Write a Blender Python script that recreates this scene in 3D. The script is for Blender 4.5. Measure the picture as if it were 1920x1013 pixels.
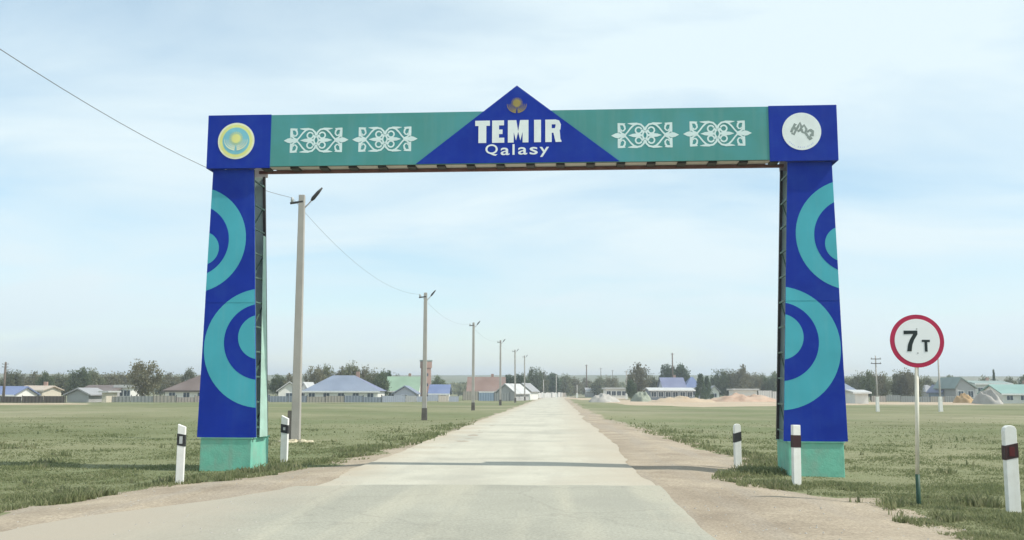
import bpy, math, random
import numpy as np
from mathutils import Vector, Matrix, noise
R_ = math.radians
for o in list(bpy.data.objects): bpy.data.objects.remove(o, do_unlink=True)
SC = bpy.context.scene
COL = SC.collection
# ------------------------------------------------------------------ camera
F = 1800.0; CAM_H = 1.45
PITCH = math.atan((735 - 506.5) / F); ROLL = R_(0.19)
cam_d = bpy.data.cameras.new('camera'); cam = bpy.data.objects.new('camera', cam_d); COL.objects.link(cam)
cam_d.sensor_width = 36; cam_d.lens = F / 1920 * 36; cam_d.clip_start = 0.1; cam_d.clip_end = 30000
cam.matrix_world = Matrix.Translation((0, 0, CAM_H)) @ (Matrix.Rotation(R_(90) + PITCH, 4, 'X') @ Matrix.Rotation(ROLL, 4, 'Z'))
SC.camera = cam
# ------------------------------------------------------------------ sky, sun, exposure
SUN_EL = R_(50); SUN_AZ = R_(-16)            # azimuth measured from +X, negative = towards the camera side
sdir = Vector((math.cos(SUN_EL) * math.cos(SUN_AZ), math.cos(SUN_EL) * math.sin(SUN_AZ), math.sin(SUN_EL)))
SC.view_settings.view_transform = 'Standard'; SC.view_settings.look = 'None'
SC.view_settings.gamma = 1; SC.view_settings.use_curve_mapping = False
SC.view_settings.exposure = 0.35
wd = bpy.data.worlds.new('World'); SC.world = wd; wd.use_nodes = True
nt = wd.node_tree; nt.nodes.clear(); N = nt.nodes.new; Lk = nt.links.new
out = N('ShaderNodeOutputWorld'); bg = N('ShaderNodeBackground'); sky = N('ShaderNodeTexSky')
sky.sky_type = 'NISHITA'; sky.sun_disc = False; sky.sun_elevation = SUN_EL
sky.sun_rotation = R_(90) - SUN_AZ; sky.air_density = 1.0; sky.dust_density = 0.4; sky.ozone_density = 1.0
tc = N('ShaderNodeTexCoord'); sep = N('ShaderNodeSeparateXYZ'); Lk(tc.outputs['Generated'], sep.inputs[0])
add = N('ShaderNodeMath'); add.operation = 'ADD'; add.inputs[1].default_value = 0.22; Lk(sep.outputs[2], add.inputs[0])
mx = N('ShaderNodeMath'); mx.operation = 'MAXIMUM'; mx.inputs[1].default_value = 0.05; Lk(add.outputs[0], mx.inputs[0])
dv = []
for k in (0, 1):
    d = N('ShaderNodeMath'); d.operation = 'DIVIDE'; Lk(sep.outputs[k], d.inputs[0]); Lk(mx.outputs[0], d.inputs[1]); dv.append(d)
cmb = N('ShaderNodeCombineXYZ'); Lk(dv[0].outputs[0], cmb.inputs[0]); Lk(dv[1].outputs[0], cmb.inputs[1])
mpp = N('ShaderNodeMapping'); mpp.inputs['Scale'].default_value = (0.75, 1.25, 1); mpp.inputs['Rotation'].default_value = (0, 0, R_(24)); mpp.inputs['Location'].default_value = (3.1, 1.7, 0)
Lk(cmb.outputs[0], mpp.inputs[0])
ns = N('ShaderNodeTexNoise'); ns.inputs['Scale'].default_value = 1.25; ns.inputs['Detail'].default_value = 7; ns.inputs['Roughness'].default_value = 0.52; ns.inputs['Distortion'].default_value = 0.5
Lk(mpp.outputs[0], ns.inputs['Vector'])
cr = N('ShaderNodeValToRGB'); cr.color_ramp.elements[0].position = 0.34; cr.color_ramp.elements[1].position = 0.60
cr.color_ramp.elements[0].color = (0.36, 0.36, 0.36, 1); cr.color_ramp.elements[1].color = (0.97, 0.97, 0.97, 1)
Lk(ns.outputs[0], cr.inputs[0])
mixc = N('ShaderNodeMixRGB'); Lk(cr.outputs[0], mixc.inputs[0]); hsv = N('ShaderNodeHueSaturation'); hsv.inputs['Hue'].default_value = .484; hsv.inputs['Saturation'].default_value = 1.15; hsv.inputs['Value'].default_value = 1.3; Lk(sky.outputs[0], hsv.inputs['Color']); Lk(hsv.outputs[0], mixc.inputs[1])
mixc.inputs[2].default_value = (6.3, 7.35, 7.75, 1)          # thin white cloud veil, same scale as the sky radiance
Lk(mixc.outputs[0], bg.inputs[0]); bg.inputs[1].default_value = 0.105
Lk(bg.outputs[0], out.inputs[0])
sl = bpy.data.lights.new('sun', 'SUN'); sun = bpy.data.objects.new('sun', sl); COL.objects.link(sun)
sl.energy = 3.6; sl.angle = R_(0.6); sl.color = (1.0, 0.955, 0.88)
sun.rotation_euler = sdir.to_track_quat('Z', 'Y').to_euler(); sun.location = (30, -8, 40)

# ------------------------------------------------------------------ helpers
rng = np.random.default_rng(7); random.seed(7)
def ray(x, y):
    a = (x - 960) / F; b = (506.5 - y) / F; c, s = math.cos(ROLL), math.sin(ROLL)
    a, b = a * c - b * s, a * s + b * c
    return Vector((a, math.cos(PITCH) - b * math.sin(PITCH), math.sin(PITCH) + b * math.cos(PITCH)))
def at(x, y, d):                      # the point seen at pixel (x, y) that lies d metres ahead
    r = ray(x, y); return Vector((0, 0, CAM_H)) + r * (d / r.y)
def tag(o, label=None, cat=None, group=None, kind=None):
    if label: o['label'] = label
    if cat: o['category'] = cat
    if group: o['group'] = group
    if kind: o['kind'] = kind
    return o
def empty(name, loc=(0, 0, 0), rz=0):
    o = bpy.data.objects.new(name, None); COL.objects.link(o); o.location = loc; o.rotation_euler = (0, 0, rz)
    o.empty_display_size = 0.1
    return o
class MB:
    def __init__(s): s.v = []; s.f = []; s.sm = []
    def add(s, vs, fs, smooth=False):
        b = len(s.v); s.v += [tuple(q) for q in vs]; s.f += [tuple(b + i for i in f) for f in fs]; s.sm += [smooth] * len(fs); return s
    def box(s, x0, x1, y0, y1, z0, z1, top=None):
        """box; top=(x0,x1,y0,y1) tapers the upper face"""
        t = top or (x0, x1, y0, y1)
        return s.add([(x0, y0, z0), (x1, y0, z0), (x1, y1, z0), (x0, y1, z0), (t[0], t[2], z1), (t[1], t[2], z1), (t[1], t[3], z1), (t[0], t[3], z1)],
                     [(3, 2, 1, 0), (4, 5, 6, 7), (0, 1, 5, 4), (1, 2, 6, 5), (2, 3, 7, 6), (3, 0, 4, 7)])
    def prism_xz(s, pts, y0, y1):     # polygon in x-z (counter-clockwise seen from -y) given thickness along y
        n = len(pts)
        vs = [(x, y0, z) for x, z in pts] + [(x, y1, z) for x, z in pts]
        fs = [tuple(range(n)), tuple(range(2 * n - 1, n - 1, -1))] + [(i, i + n, (i + 1) % n + n, (i + 1) % n) for i in range(n)]
        return s.add(vs, fs)
    def tube(s, pts, rads, n=8, smooth=True, cap=True):
        pts = [Vector(p) for p in pts]
        if not hasattr(rads, '__len__'): rads = [rads] * len(pts)
        b = []; 
        for i, p in enumerate(pts):
            t = (pts[min(i + 1, len(pts) - 1)] - pts[max(i - 1, 0)]).normalized()
            u = t.cross(Vector((0, 1, 0)) if abs(t.y) < .9 else Vector((1, 0, 0))).normalized(); w = t.cross(u)
            b += [p + (u * math.cos(2 * math.pi * k / n) + w * math.sin(2 * math.pi * k / n)) * rads[i] for k in range(n)]
        fs = [(i * n + k, i * n + (k + 1) % n, (i + 1) * n + (k + 1) % n, (i + 1) * n + k) for i in range(len(pts) - 1) for k in range(n)]
        if cap: fs += [tuple(range(n - 1, -1, -1)), tuple(range((len(pts) - 1) * n, len(pts) * n))]
        return s.add(b, fs, smooth)
    def bar(s, p0, p1, w, h=None):    # square bar between two points
        p0, p1 = Vector(p0), Vector(p1); h = h or w; t = (p1 - p0).normalized()
        u = t.cross(Vector((0, 0, 1)) if abs(t.z) < .9 else Vector((0, 1, 0))).normalized() * w / 2; q = t.cross(u).normalized() * h / 2
        vs = [p + a * u + b * q for p in (p0, p1) for a, b in ((-1, -1), (1, -1), (1, 1), (-1, 1))]
        return s.add(vs, [(3, 2, 1, 0), (4, 5, 6, 7), (0, 1, 5, 4), (1, 2, 6, 5), (2, 3, 7, 6), (3, 0, 4, 7)])
    def ribbon(s, pts, ws, y):        # flat painted stroke in x-z, facing -y
        if not hasattr(ws, '__len__'): ws = [ws] * len(pts)
        vs = []
        for i, (x, z) in enumerate(pts):
            a = pts[max(i - 1, 0)]; b = pts[min(i + 1, len(pts) - 1)]
            tx, tz = b[0] - a[0], b[1] - a[1]; l = math.hypot(tx, tz) or 1; nx, nz = -tz / l * ws[i] / 2, tx / l * ws[i] / 2
            vs += [(x + nx, y, z + nz), (x - nx, y, z - nz)]
        return s.add(vs, [(2 * i, 2 * i + 1, 2 * i + 3, 2 * i + 2) for i in range(len(pts) - 1)])
    def mesh(s, name):
        m = bpy.data.meshes.new(name); m.from_pydata(s.v, [], s.f); m.polygons.foreach_set('use_smooth', s.sm); m.update(); return m
    def build(s, name, mat, parent=None, bevel=0):
        o = bpy.data.objects.new(name, s.mesh(name)); COL.objects.link(o); o.data.materials.append(mat); o.parent = parent
        if bevel:
            b = o.modifiers.new('bevel', 'BEVEL'); b.width = bevel; b.segments = 2; b.limit_method = 'ANGLE'; b.angle_limit = R_(40)
        return o
def obj_from(mesh, name, parent=None, loc=(0, 0, 0), rz=0, sc=(1, 1, 1)):
    o = bpy.data.objects.new(name, mesh); COL.objects.link(o); o.parent = parent; o.location = loc; o.rotation_euler = (0, 0, rz); o.scale = sc; return o
def quick_mesh(name, V, FC, sizes, attr=None):
    """fast mesh from numpy arrays; FC flat loop indices, all faces with `sizes` corners"""
    m = bpy.data.meshes.new(name); nf = len(FC) // sizes
    m.vertices.add(len(V)); m.vertices.foreach_set('co', V.astype(np.float32).ravel())
    m.loops.add(len(FC)); m.loops.foreach_set('vertex_index', FC.astype(np.int32))
    m.polygons.add(nf); m.polygons.foreach_set('loop_start', (np.arange(nf) * sizes).astype(np.int32))
    if attr is not None:
        a = m.attributes.new('rnd', 'FLOAT', 'POINT'); a.data.foreach_set('value', attr.astype(np.float32))
    m.update(calc_edges=True); return m

# ------------------------------------------------------------------ materials
def mat(name, col, rough=0.7, var=0.12, scale=4.0, bump=0.0, bscale=40.0, spec=0.3, metal=0.0, dirt=None, dscale=1.2, damt=0.35):
    m = bpy.data.materials.new(name); m.use_nodes = True; t = m.node_tree; b = t.nodes['Principled BSDF']
    n = t.nodes.new; l = t.links.new
    tcn = n('ShaderNodeTexCoord')
    a = n('ShaderNodeTexNoise'); a.inputs['Scale'].default_value = scale; a.inputs['Detail'].default_value = 5; l(tcn.outputs['Object'], a.inputs['Vector'])
    r = n('ShaderNodeValToRGB'); r.color_ramp.elements[0].position = .3; r.color_ramp.elements[1].position = .7
    lo = [c * (1 - var) for c in col]; hi = [min(1, c * (1 + var)) for c in col]
    r.color_ramp.elements[0].color = (*lo, 1); r.color_ramp.elements[1].color = (*hi, 1); l(a.outputs[0], r.inputs[0])
    src = r.outputs[0]
    if dirt:
        a2 = n('ShaderNodeTexNoise'); a2.inputs['Scale'].default_value = dscale; a2.inputs['Detail'].default_value = 8; a2.inputs['Roughness'].default_value = .65; l(tcn.outputs['Object'], a2.inputs['Vector'])
        r2 = n('ShaderNodeValToRGB'); r2.color_ramp.elements[0].position = .45; r2.color_ramp.elements[1].position = .75
        r2.color_ramp.elements[0].color = (0, 0, 0, 1); r2.color_ramp.elements[1].color = (damt, damt, damt, 1); l(a2.outputs[0], r2.inputs[0])
        mm = n('ShaderNodeMixRGB'); l(r2.outputs[0], mm.inputs[0]); l(src, mm.inputs[1]); mm.inputs[2].default_value = (*dirt, 1); src = mm.outputs[0]
    l(src, b.inputs['Base Color'])
    b.inputs['Roughness'].default_value = rough; b.inputs['Specular IOR Level'].default_value = spec; b.inputs['Metallic'].default_value = metal
    if bump:
        a3 = n('ShaderNodeTexNoise'); a3.inputs['Scale'].default_value = bscale; a3.inputs['Detail'].default_value = 6; l(tcn.outputs['Object'], a3.inputs['Vector'])
        bp = n('ShaderNodeBump'); bp.inputs['Strength'].default_value = bump; bp.inputs['Distance'].default_value = 0.02; l(a3.outputs[0], bp.inputs['Height']); l(bp.outputs[0], b.inputs['Normal'])
    return m
DUST = (0.36, 0.33, 0.27)
M = {}
M['blue'] = mat('banner_blue', (0.006, 0.032, 0.33), .6, .10, 1.3, .10, 2.2, .15, dirt=(0.018, .065, .37), dscale=1.6, damt=.6)
M['teal'] = mat('banner_teal', (0.075, 0.42, 0.50), .55, .08, 1.6, .10, 2.2, .2)
M['green_teal'] = mat('beam_green_teal', (0.085, 0.31, 0.29), .55, .07, 1.1, .12, 1.8, .2, dirt=(.085, .33, .38), dscale=1.1, damt=.8)
M['white_print'] = mat('white_print', (0.83, 0.88, 0.86), .5, .04, 6)
M['orn'] = mat('ornament_white', (0.72, 0.86, 0.84), .5, .05, 6)
M['mint'] = mat('mint_plinth_paint', (0.185, 0.50, 0.375), .75, .10, 5, .25, 30, .2, dirt=(.30, .42, .33), dscale=2.4, damt=.7)
M['mint_pale'] = mat('pale_mint_sheet', (0.55, 0.70, 0.62), .6, .08, 3)
M['mint_side'] = mat('mint_side_sheet', (0.36, 0.54, 0.45), .65, .12, 3, dirt=(.25, .30, .25), dscale=2, damt=.6)
M['green_steel'] = mat('dark_green_steel', (0.06, 0.13, 0.10), .5, .2, 8, dirt=(.12, .07, .04), damt=.5)
M['dark_steel'] = mat('dark_steel', (0.045, 0.042, 0.04), .55, .2, 6)
M['oxide'] = mat('red_oxide_steel', (0.17, 0.085, 0.075), .7, .2, 5)
M['galv'] = mat('grey_sheet_back', (0.48, 0.46, 0.45), .6, .1, 2)
M['yellow'] = mat('emblem_yellow', (0.80, 0.80, 0.30), .5, .06, 5)
M['cream_rim'] = mat('emblem_cream', (0.84, 0.86, 0.62), .5, .06, 8)
M['sky_blue'] = mat('emblem_sky_blue', (0.22, 0.56, 0.66), .5, .08, 5)
M['gold'] = mat('dull_gold', (0.34, 0.27, 0.08), .5, .1, 8)
M['grey_print'] = mat('grey_print', (0.28, 0.33, 0.31), .6, .1, 8)
M['lilac_print'] = mat('pale_lilac_print', (0.52, 0.58, 0.82), .6, .1, 8)
M['post_white'] = mat('post_white_paint', (0.80, 0.80, 0.76), .6, .04, 6, dirt=(.52, .47, .38), dscale=5, damt=.3)
M['post_dark'] = mat('post_black_band', (0.035, 0.035, 0.035), .5, .2, 6)
M['post_maroon'] = mat('post_maroon_band', (0.045, 0.020, 0.020), .5, .2, 6)
M['reflector'] = mat('grey_reflector', (0.45, 0.47, 0.46), .3, .05, 6)
M['reflector_red'] = mat('red_reflector', (0.10, 0.018, 0.02), .3, .05, 6)
M['sign_red'] = mat('sign_red', (0.46, 0.022, 0.075), .4, .06, 5)
M['sign_white'] = mat('sign_white', (0.86, 0.88, 0.88), .4, .02, 5)
M['sign_back'] = mat('sign_back', (0.4, 0.4, 0.4), .5)
M['black_print'] = mat('black_print', (0.02, 0.03, 0.03), .5)
M['sign_pole'] = mat('sign_pole_cream', (0.74, 0.71, 0.60), .55, .05, 4, dirt=(.35, .25, .15), dscale=5, damt=.3)
M['sign_pole_dark'] = mat('sign_pole_green', (0.025, 0.07, 0.045), .5, .2, 5)
M['concrete'] = mat('pole_concrete', (0.40, 0.38, 0.345), .85, .10, 1.3, .3, 25, .15, dirt=(.33, .30, .26), dscale=.9, damt=.5)
M['tar'] = mat('tarred_stub', (0.12, 0.11, 0.095), .8, .2, 4)
M['stone'] = mat('pale_stone', (0.56, 0.50, 0.36), .9, .2, 5, .5, 12, .1)
M['wire'] = mat('cable_grey', (0.20, 0.20, 0.20), .6)
def streak(m, amt, tone):
    t = m.node_tree; b = t.nodes['Principled BSDF']; n = t.nodes.new; l = t.links.new; src = b.inputs['Base Color'].links[0].from_socket
    tcn = n('ShaderNodeTexCoord'); mp = n('ShaderNodeMapping'); mp.inputs['Scale'].default_value = (7, 7, .45); l(tcn.outputs['Object'], mp.inputs[0])
    a = n('ShaderNodeTexNoise'); a.inputs['Scale'].default_value = 1.0; a.inputs['Detail'].default_value = 7; a.inputs['Roughness'].default_value = .6; l(mp.outputs[0], a.inputs['Vector'])
    r = n('ShaderNodeValToRGB'); r.color_ramp.elements[0].position = .5; r.color_ramp.elements[1].position = .75; r.color_ramp.elements[0].color = (0, 0, 0, 1); r.color_ramp.elements[1].color = (amt, amt, amt, 1); l(a.outputs[0], r.inputs[0])
    q = n('ShaderNodeMixRGB'); l(r.outputs[0], q.inputs[0]); l(src, q.inputs[1]); q.inputs[2].default_value = (*tone, 1); l(q.outputs[0], b.inputs['Base Color'])
streak(M['blue'], .10, (.06, .10, .36)); streak(M['teal'], .2, (.22, .46, .48)); streak(M['green_teal'], .25, (.19, .36, .34)); streak(M['mint'], .35, (.30, .36, .28)); streak(M['post_white'], .3, (.55, .50, .42)); streak(M['concrete'], .35, (.32, .30, .27))
def roofm(n, c): M[n] = mat(n, c, .55, .12, .35, dirt=tuple(x * .6 + .12 for x in c), dscale=.25, damt=.5)
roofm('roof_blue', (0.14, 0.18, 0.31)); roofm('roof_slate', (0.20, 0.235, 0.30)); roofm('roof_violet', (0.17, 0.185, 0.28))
roofm('roof_green', (0.23, 0.33, 0.23)); roofm('roof_brown', (0.14, 0.105, 0.09)); roofm('roof_red', (0.22, 0.145, 0.115))
roofm('roof_grey', (0.30,0.30,0.30)); roofm('roof_beige', (0.46, 0.38, 0.30)); roofm('roof_pale', (0.50, 0.50, 0.48)); roofm('roof_moss', (0.24, 0.30, 0.27)); roofm('roof_teal', (0.22, 0.34, 0.30))
def wallm(n, c): M[n] = mat(n, c, .85, .08, .5, dirt=tuple(x * .6 for x in c), dscale=.4, damt=.4)
wallm('wall_white', (0.74, 0.73, 0.68)); wallm('wall_grey', (0.42, 0.42, 0.41)); wallm('wall_cream', (0.60, 0.54, 0.43)); wallm('wall_lilac', (0.50, 0.52, 0.60)); wallm('wall_brick', (0.38, 0.25, 0.20))
wallm('fence_weathered', (0.35, 0.32, 0.27)); wallm('fence_dark', (0.10, 0.085, 0.07)); wallm('fence_grey', (0.27, 0.28, 0.27)); wallm('fence_blue_grey', (0.24, 0.27, 0.31)); wallm('fence_blue', (0.25, 0.32, 0.40)); wallm('fence_pink', (0.40, 0.35, 0.31)); wallm('fence_pale', (0.58, 0.57, 0.54))
M['pane'] = mat('window_glass', (0.05, 0.07, 0.09), .12, .1, 1, spec=.5)
M['frame'] = mat('window_frame_white', (0.75, 0.75, 0.73), .6)
M['door'] = mat('door_brown', (0.16, 0.09, 0.05), .6)
M['clay'] = mat('tan_clay', (0.44, 0.36, 0.26), .95, .15, .25, .4, 2, .1, dirt=(.42, .30, .20), dscale=.15, damt=.8)
M['spoil'] = mat('grey_spoil', (0.38, 0.36, 0.32), .95, .15, .5, .5, 2, .1)
M['rubble'] = mat('brick_rubble', (0.42, 0.29, 0.21), .95, .25, .8, .6, 3, .1, dirt=(.50, .42, .32), dscale=.5, damt=.7)
M['green_heap'] = mat('green_grey_heap', (0.27, 0.29, 0.225), .95, .2, .6, .5, 2, .1)
M['orange_clay'] = mat('orange_clay', (0.46, 0.31, 0.16), .95, .2, .6, .5, 2, .1)
M['bark'] = mat('bark', (0.15, 0.12, 0.095), .9, .25, 6, .4, 20, .1)
def leafm(name, c0, c1, c2):
    m = bpy.data.materials.new(name); m.use_nodes = True; t = m.node_tree; n = t.nodes.new; l = t.links.new
    b = t.nodes['Principled BSDF']; a = n('ShaderNodeAttribute'); a.attribute_name = 'rnd'; r = n('ShaderNodeValToRGB')
    r.color_ramp.elements[0].color = (*c0, 1); r.color_ramp.elements[1].color = (*c2, 1); e = r.color_ramp.elements.new(.5); e.color = (*c1, 1)
    l(a.outputs['Fac'], r.inputs[0])
    oi = n('ShaderNodeObjectInfo'); hs = n('ShaderNodeHueSaturation'); mr = n('ShaderNodeMapRange'); mr.inputs['To Min'].default_value = .82; mr.inputs['To Max'].default_value = 1.18
    l(oi.outputs['Random'], mr.inputs[0]); l(mr.outputs[0], hs.inputs['Value']); l(r.outputs[0], hs.inputs['Color'])
    l(hs.outputs[0], b.inputs['Base Color']); b.inputs['Roughness'].default_value = .75; b.inputs['Specular IOR Level'].default_value = .15
    tr = n('ShaderNodeBsdfTranslucent'); l(hs.outputs[0], tr.inputs[0]); mxs = n('ShaderNodeMixShader'); mxs.inputs[0].default_value = .5
    l(b.outputs[0], mxs.inputs[1]); l(tr.outputs[0], mxs.inputs[2]); l(mxs.outputs[0], t.nodes['Material Output'].inputs[0]); return m
M['leaf_green'] = leafm('leaf_green', (.11, .145, .065), (.15, .185, .09), (.20, .225, .12))
M['leaf_dark'] = leafm('leaf_dark', (.065, .10, .05), (.095, .135, .068), (.135, .17, .095))
M['leaf_brown'] = leafm('leaf_brown', (.16, .15, .09), (.215, .20, .125), (.26, .25, .16))
M['leaf_olive'] = leafm('leaf_olive', (.145, .155, .085), (.19, .20, .11), (.24, .24, .145))
M['grass'] = leafm('grass', (.165, .195, .085), (.235, .25, .128), (.345, .325, .20))

# ------------------------------------------------------------------ ground shape
XL = np.array([(-60, -9), (0, -7.6), (9, -7.2), (12.4, -6.5), (15.8, -5.3), (18, -4.35), (20, -3.75), (25, -3.05), (29, -2.65), (60, -1.25), (118, 1.45), (240, 7.1), (300, 10)])
XR = np.array([(-60, 3), (0, 4.4), (9.4, 4.75), (12.5, 4.85), (14.4, 4.9), (15.6, 4.0), (17.4, 3.7), (19, 4.5), (20.5, 4.9), (25, 5.2), (40, 5.2), (60, 5.4), (118, 8), (240, 13.6), (300, 17)])
def n2(x, y, s, seed=0): return noise.noise(Vector((x * s + seed * 17.3, y * s - seed * 9.1, seed * 3.7)))
def fbm(x, y, s, seed=0, o=3): return sum(n2(x, y, s * 2 ** k, seed + k) / 2 ** k for k in range(o))
def xl(y): return float(np.interp(y, XL[:, 0], XL[:, 1]))
def xr(y): return float(np.interp(y, XR[:, 0], XR[:, 1]))
def sstep(a, b, x): t = min(1, max(0, (x - a) / (b - a))); return t * t * (3 - 2 * t)
def gz(x, y):
    r = math.hypot(x, y)
    lat = max(xl(y) - x, x - xr(y), 0) if y < 300 else 30
    z = -0.07 - 0.03 * sstep(0, 3, lat) + sstep(4, 22, lat) * (.16 * n2(x, y, .045, 2) + .06 * n2(x, y, .2, 4) + .06) * (1 - .6 * sstep(80, 200, r))
    z += 23 * sstep(380, 1350, r) * (1 + .10 * n2(x, y, .0016, 8)) + 1.2 * sstep(500, 1000, r) * n2(x, y, .004, 6)
    return z
def axis(lo, hi, step, near):
    v = list(np.arange(-near, near + 1e-6, step)); s = step
    while v[-1] < hi: s *= 1.18; v.append(v[-1] + s)
    s = step
    while v[0] > lo: s *= 1.18; v.insert(0, v[0] - s)
    return v
gx = axis(-6000, 6000, 1.25, 45); gy = axis(-250, 6000, 1.25, 60)
V = np.array([(x, y, gz(x, y)) for y in gy for x in gx]); nx_ = len(gx); ny_ = len(gy)
i, j = np.meshgrid(np.arange(nx_ - 1), np.arange(ny_ - 1)); a = (j * nx_ + i).ravel()
FC = np.stack([a, a + 1, a + 1 + nx_, a + nx_], 1).ravel()
gm = quick_mesh('ground', V, FC, 4); gm.polygons.foreach_set('use_smooth', [True] * len(gm.polygons))
def ground_mat():
    m = bpy.data.materials.new('steppe_grass'); m.use_nodes = True; t = m.node_tree; n = t.nodes.new; l = t.links.new; b = t.nodes['Principled BSDF']
    tcn = n('ShaderNodeTexCoord')
    def nz(s, d=6, ro=.55):
        a = n('ShaderNodeTexNoise'); a.inputs['Scale'].default_value = s; a.inputs['Detail'].default_value = d; a.inputs['Roughness'].default_value = ro; l(tcn.outputs['Object'], a.inputs['Vector']); return a.outputs[0]
    def ramp(src, p0, p1, c0, c1):
        r = n('ShaderNodeValToRGB'); r.color_ramp.elements[0].position = p0; r.color_ramp.elements[1].position = p1; r.color_ramp.elements[0].color = (*c0, 1); r.color_ramp.elements[1].color = (*c1, 1); l(src, r.inputs[0]); return r.outputs[0]
    def mix(f, c0, c1, mode='MIX'):
        q = n('ShaderNodeMixRGB'); q.blend_type = mode; l(f, q.inputs[0]) if not isinstance(f, float) else setattr(q.inputs[0], 'default_value', f); l(c0, q.inputs[1]); l(c1, q.inputs[2]); return q.outputs[0]
    base = ramp(nz(.045, 7, .6), .42, .58, (.135, .16, .075), (.245, .235, .14))
    fine = ramp(nz(1.4, 8, .7), .3, .72, (.14, .165, .075), (.27, .262, .165))
    c = mix(.38, base, fine)
    dry = n('ShaderNodeRGB'); dry.outputs[0].default_value = (.35, .315, .225, 1)
    f = ramp(nz(.018, 6, .65), .50, .62, (0, 0, 0), (.75, .75, .75)); c = mix(f, c, dry.outputs[0])
    dk = n('ShaderNodeRGB'); dk.outputs[0].default_value = (.135, .145, .07, 1)
    f = ramp(nz(.07, 5, .6), .50, .66, (0, 0, 0), (.85, .85, .85)); c = mix(f, c, dk.outputs[0])
    # far slopes carry scrub and ploughland
    ln = n('ShaderNodeVectorMath'); ln.operation = 'LENGTH'; l(tcn.outputs['Object'], ln.inputs[0])
    fr = n('ShaderNodeMapRange'); fr.inputs['From Min'].default_value = 350; fr.inputs['From Max'].default_value = 700; l(ln.outputs['Value'], fr.inputs[0])
    far = ramp(nz(.0035, 8, .7), .4, .62, (.115, .135, .06), (.19, .175, .095))
    c = mix(fr.outputs[0], c, far)
    l(c, b.inputs['Base Color']); b.inputs['Roughness'].default_value = .95; b.inputs['Specular IOR Level'].default_value = .05
    bp = n('ShaderNodeBump'); bp.inputs['Strength'].default_value = .6; bp.inputs['Distance'].default_value = .05; l(nz(3.5, 8, .7), bp.inputs['Height']); l(bp.outputs[0], b.inputs['Normal'])
    return m
ground = obj_from(gm, 'ground'); gm.materials.append(ground_mat()); tag(ground, kind='structure')

# --- road, shoulders
def strip(name, ys, fl, fr, nlat, zfun, m):
    """sheet between two edge functions; uv = (lateral metres, metres ahead)"""
    vs = []; 
    for y in ys:
        a, b = fl(y), fr(y)
        for k in range(nlat + 1):
            u = k / nlat; x = a + (b - a) * u; vs.append((x, y + (.16 * fbm(x, 3, .7, 41) - .02 * (x - .2) ** 2 if y == 15.36 else 0), zfun(x, y, u)))
    w = nlat + 1
    i, j = np.meshgrid(np.arange(nlat), np.arange(len(ys) - 1)); a = (j * w + i).ravel()
    me = quick_mesh(name, np.array(vs), np.stack([a, a + 1, a + 1 + w, a + w], 1).ravel(), 4)
    me.polygons.foreach_set('use_smooth', [True] * len(me.polygons))
    uv = me.uv_layers.new(name='UVMap'); U = np.array([(v[0] - .0472 * v[1], v[1]) for v in vs], np.float32)
    idx = np.stack([a, a + 1, a + 1 + w, a + w], 1).ravel(); uv.data.foreach_set('uv', U[idx].ravel())
    o = obj_from(me, name); me.materials.append(m); tag(o, kind='structure'); return o
def road_x(y): return .0472 * y + (.0011 * max(0, y - 215) ** 2 if y > 215 else 0)
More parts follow.
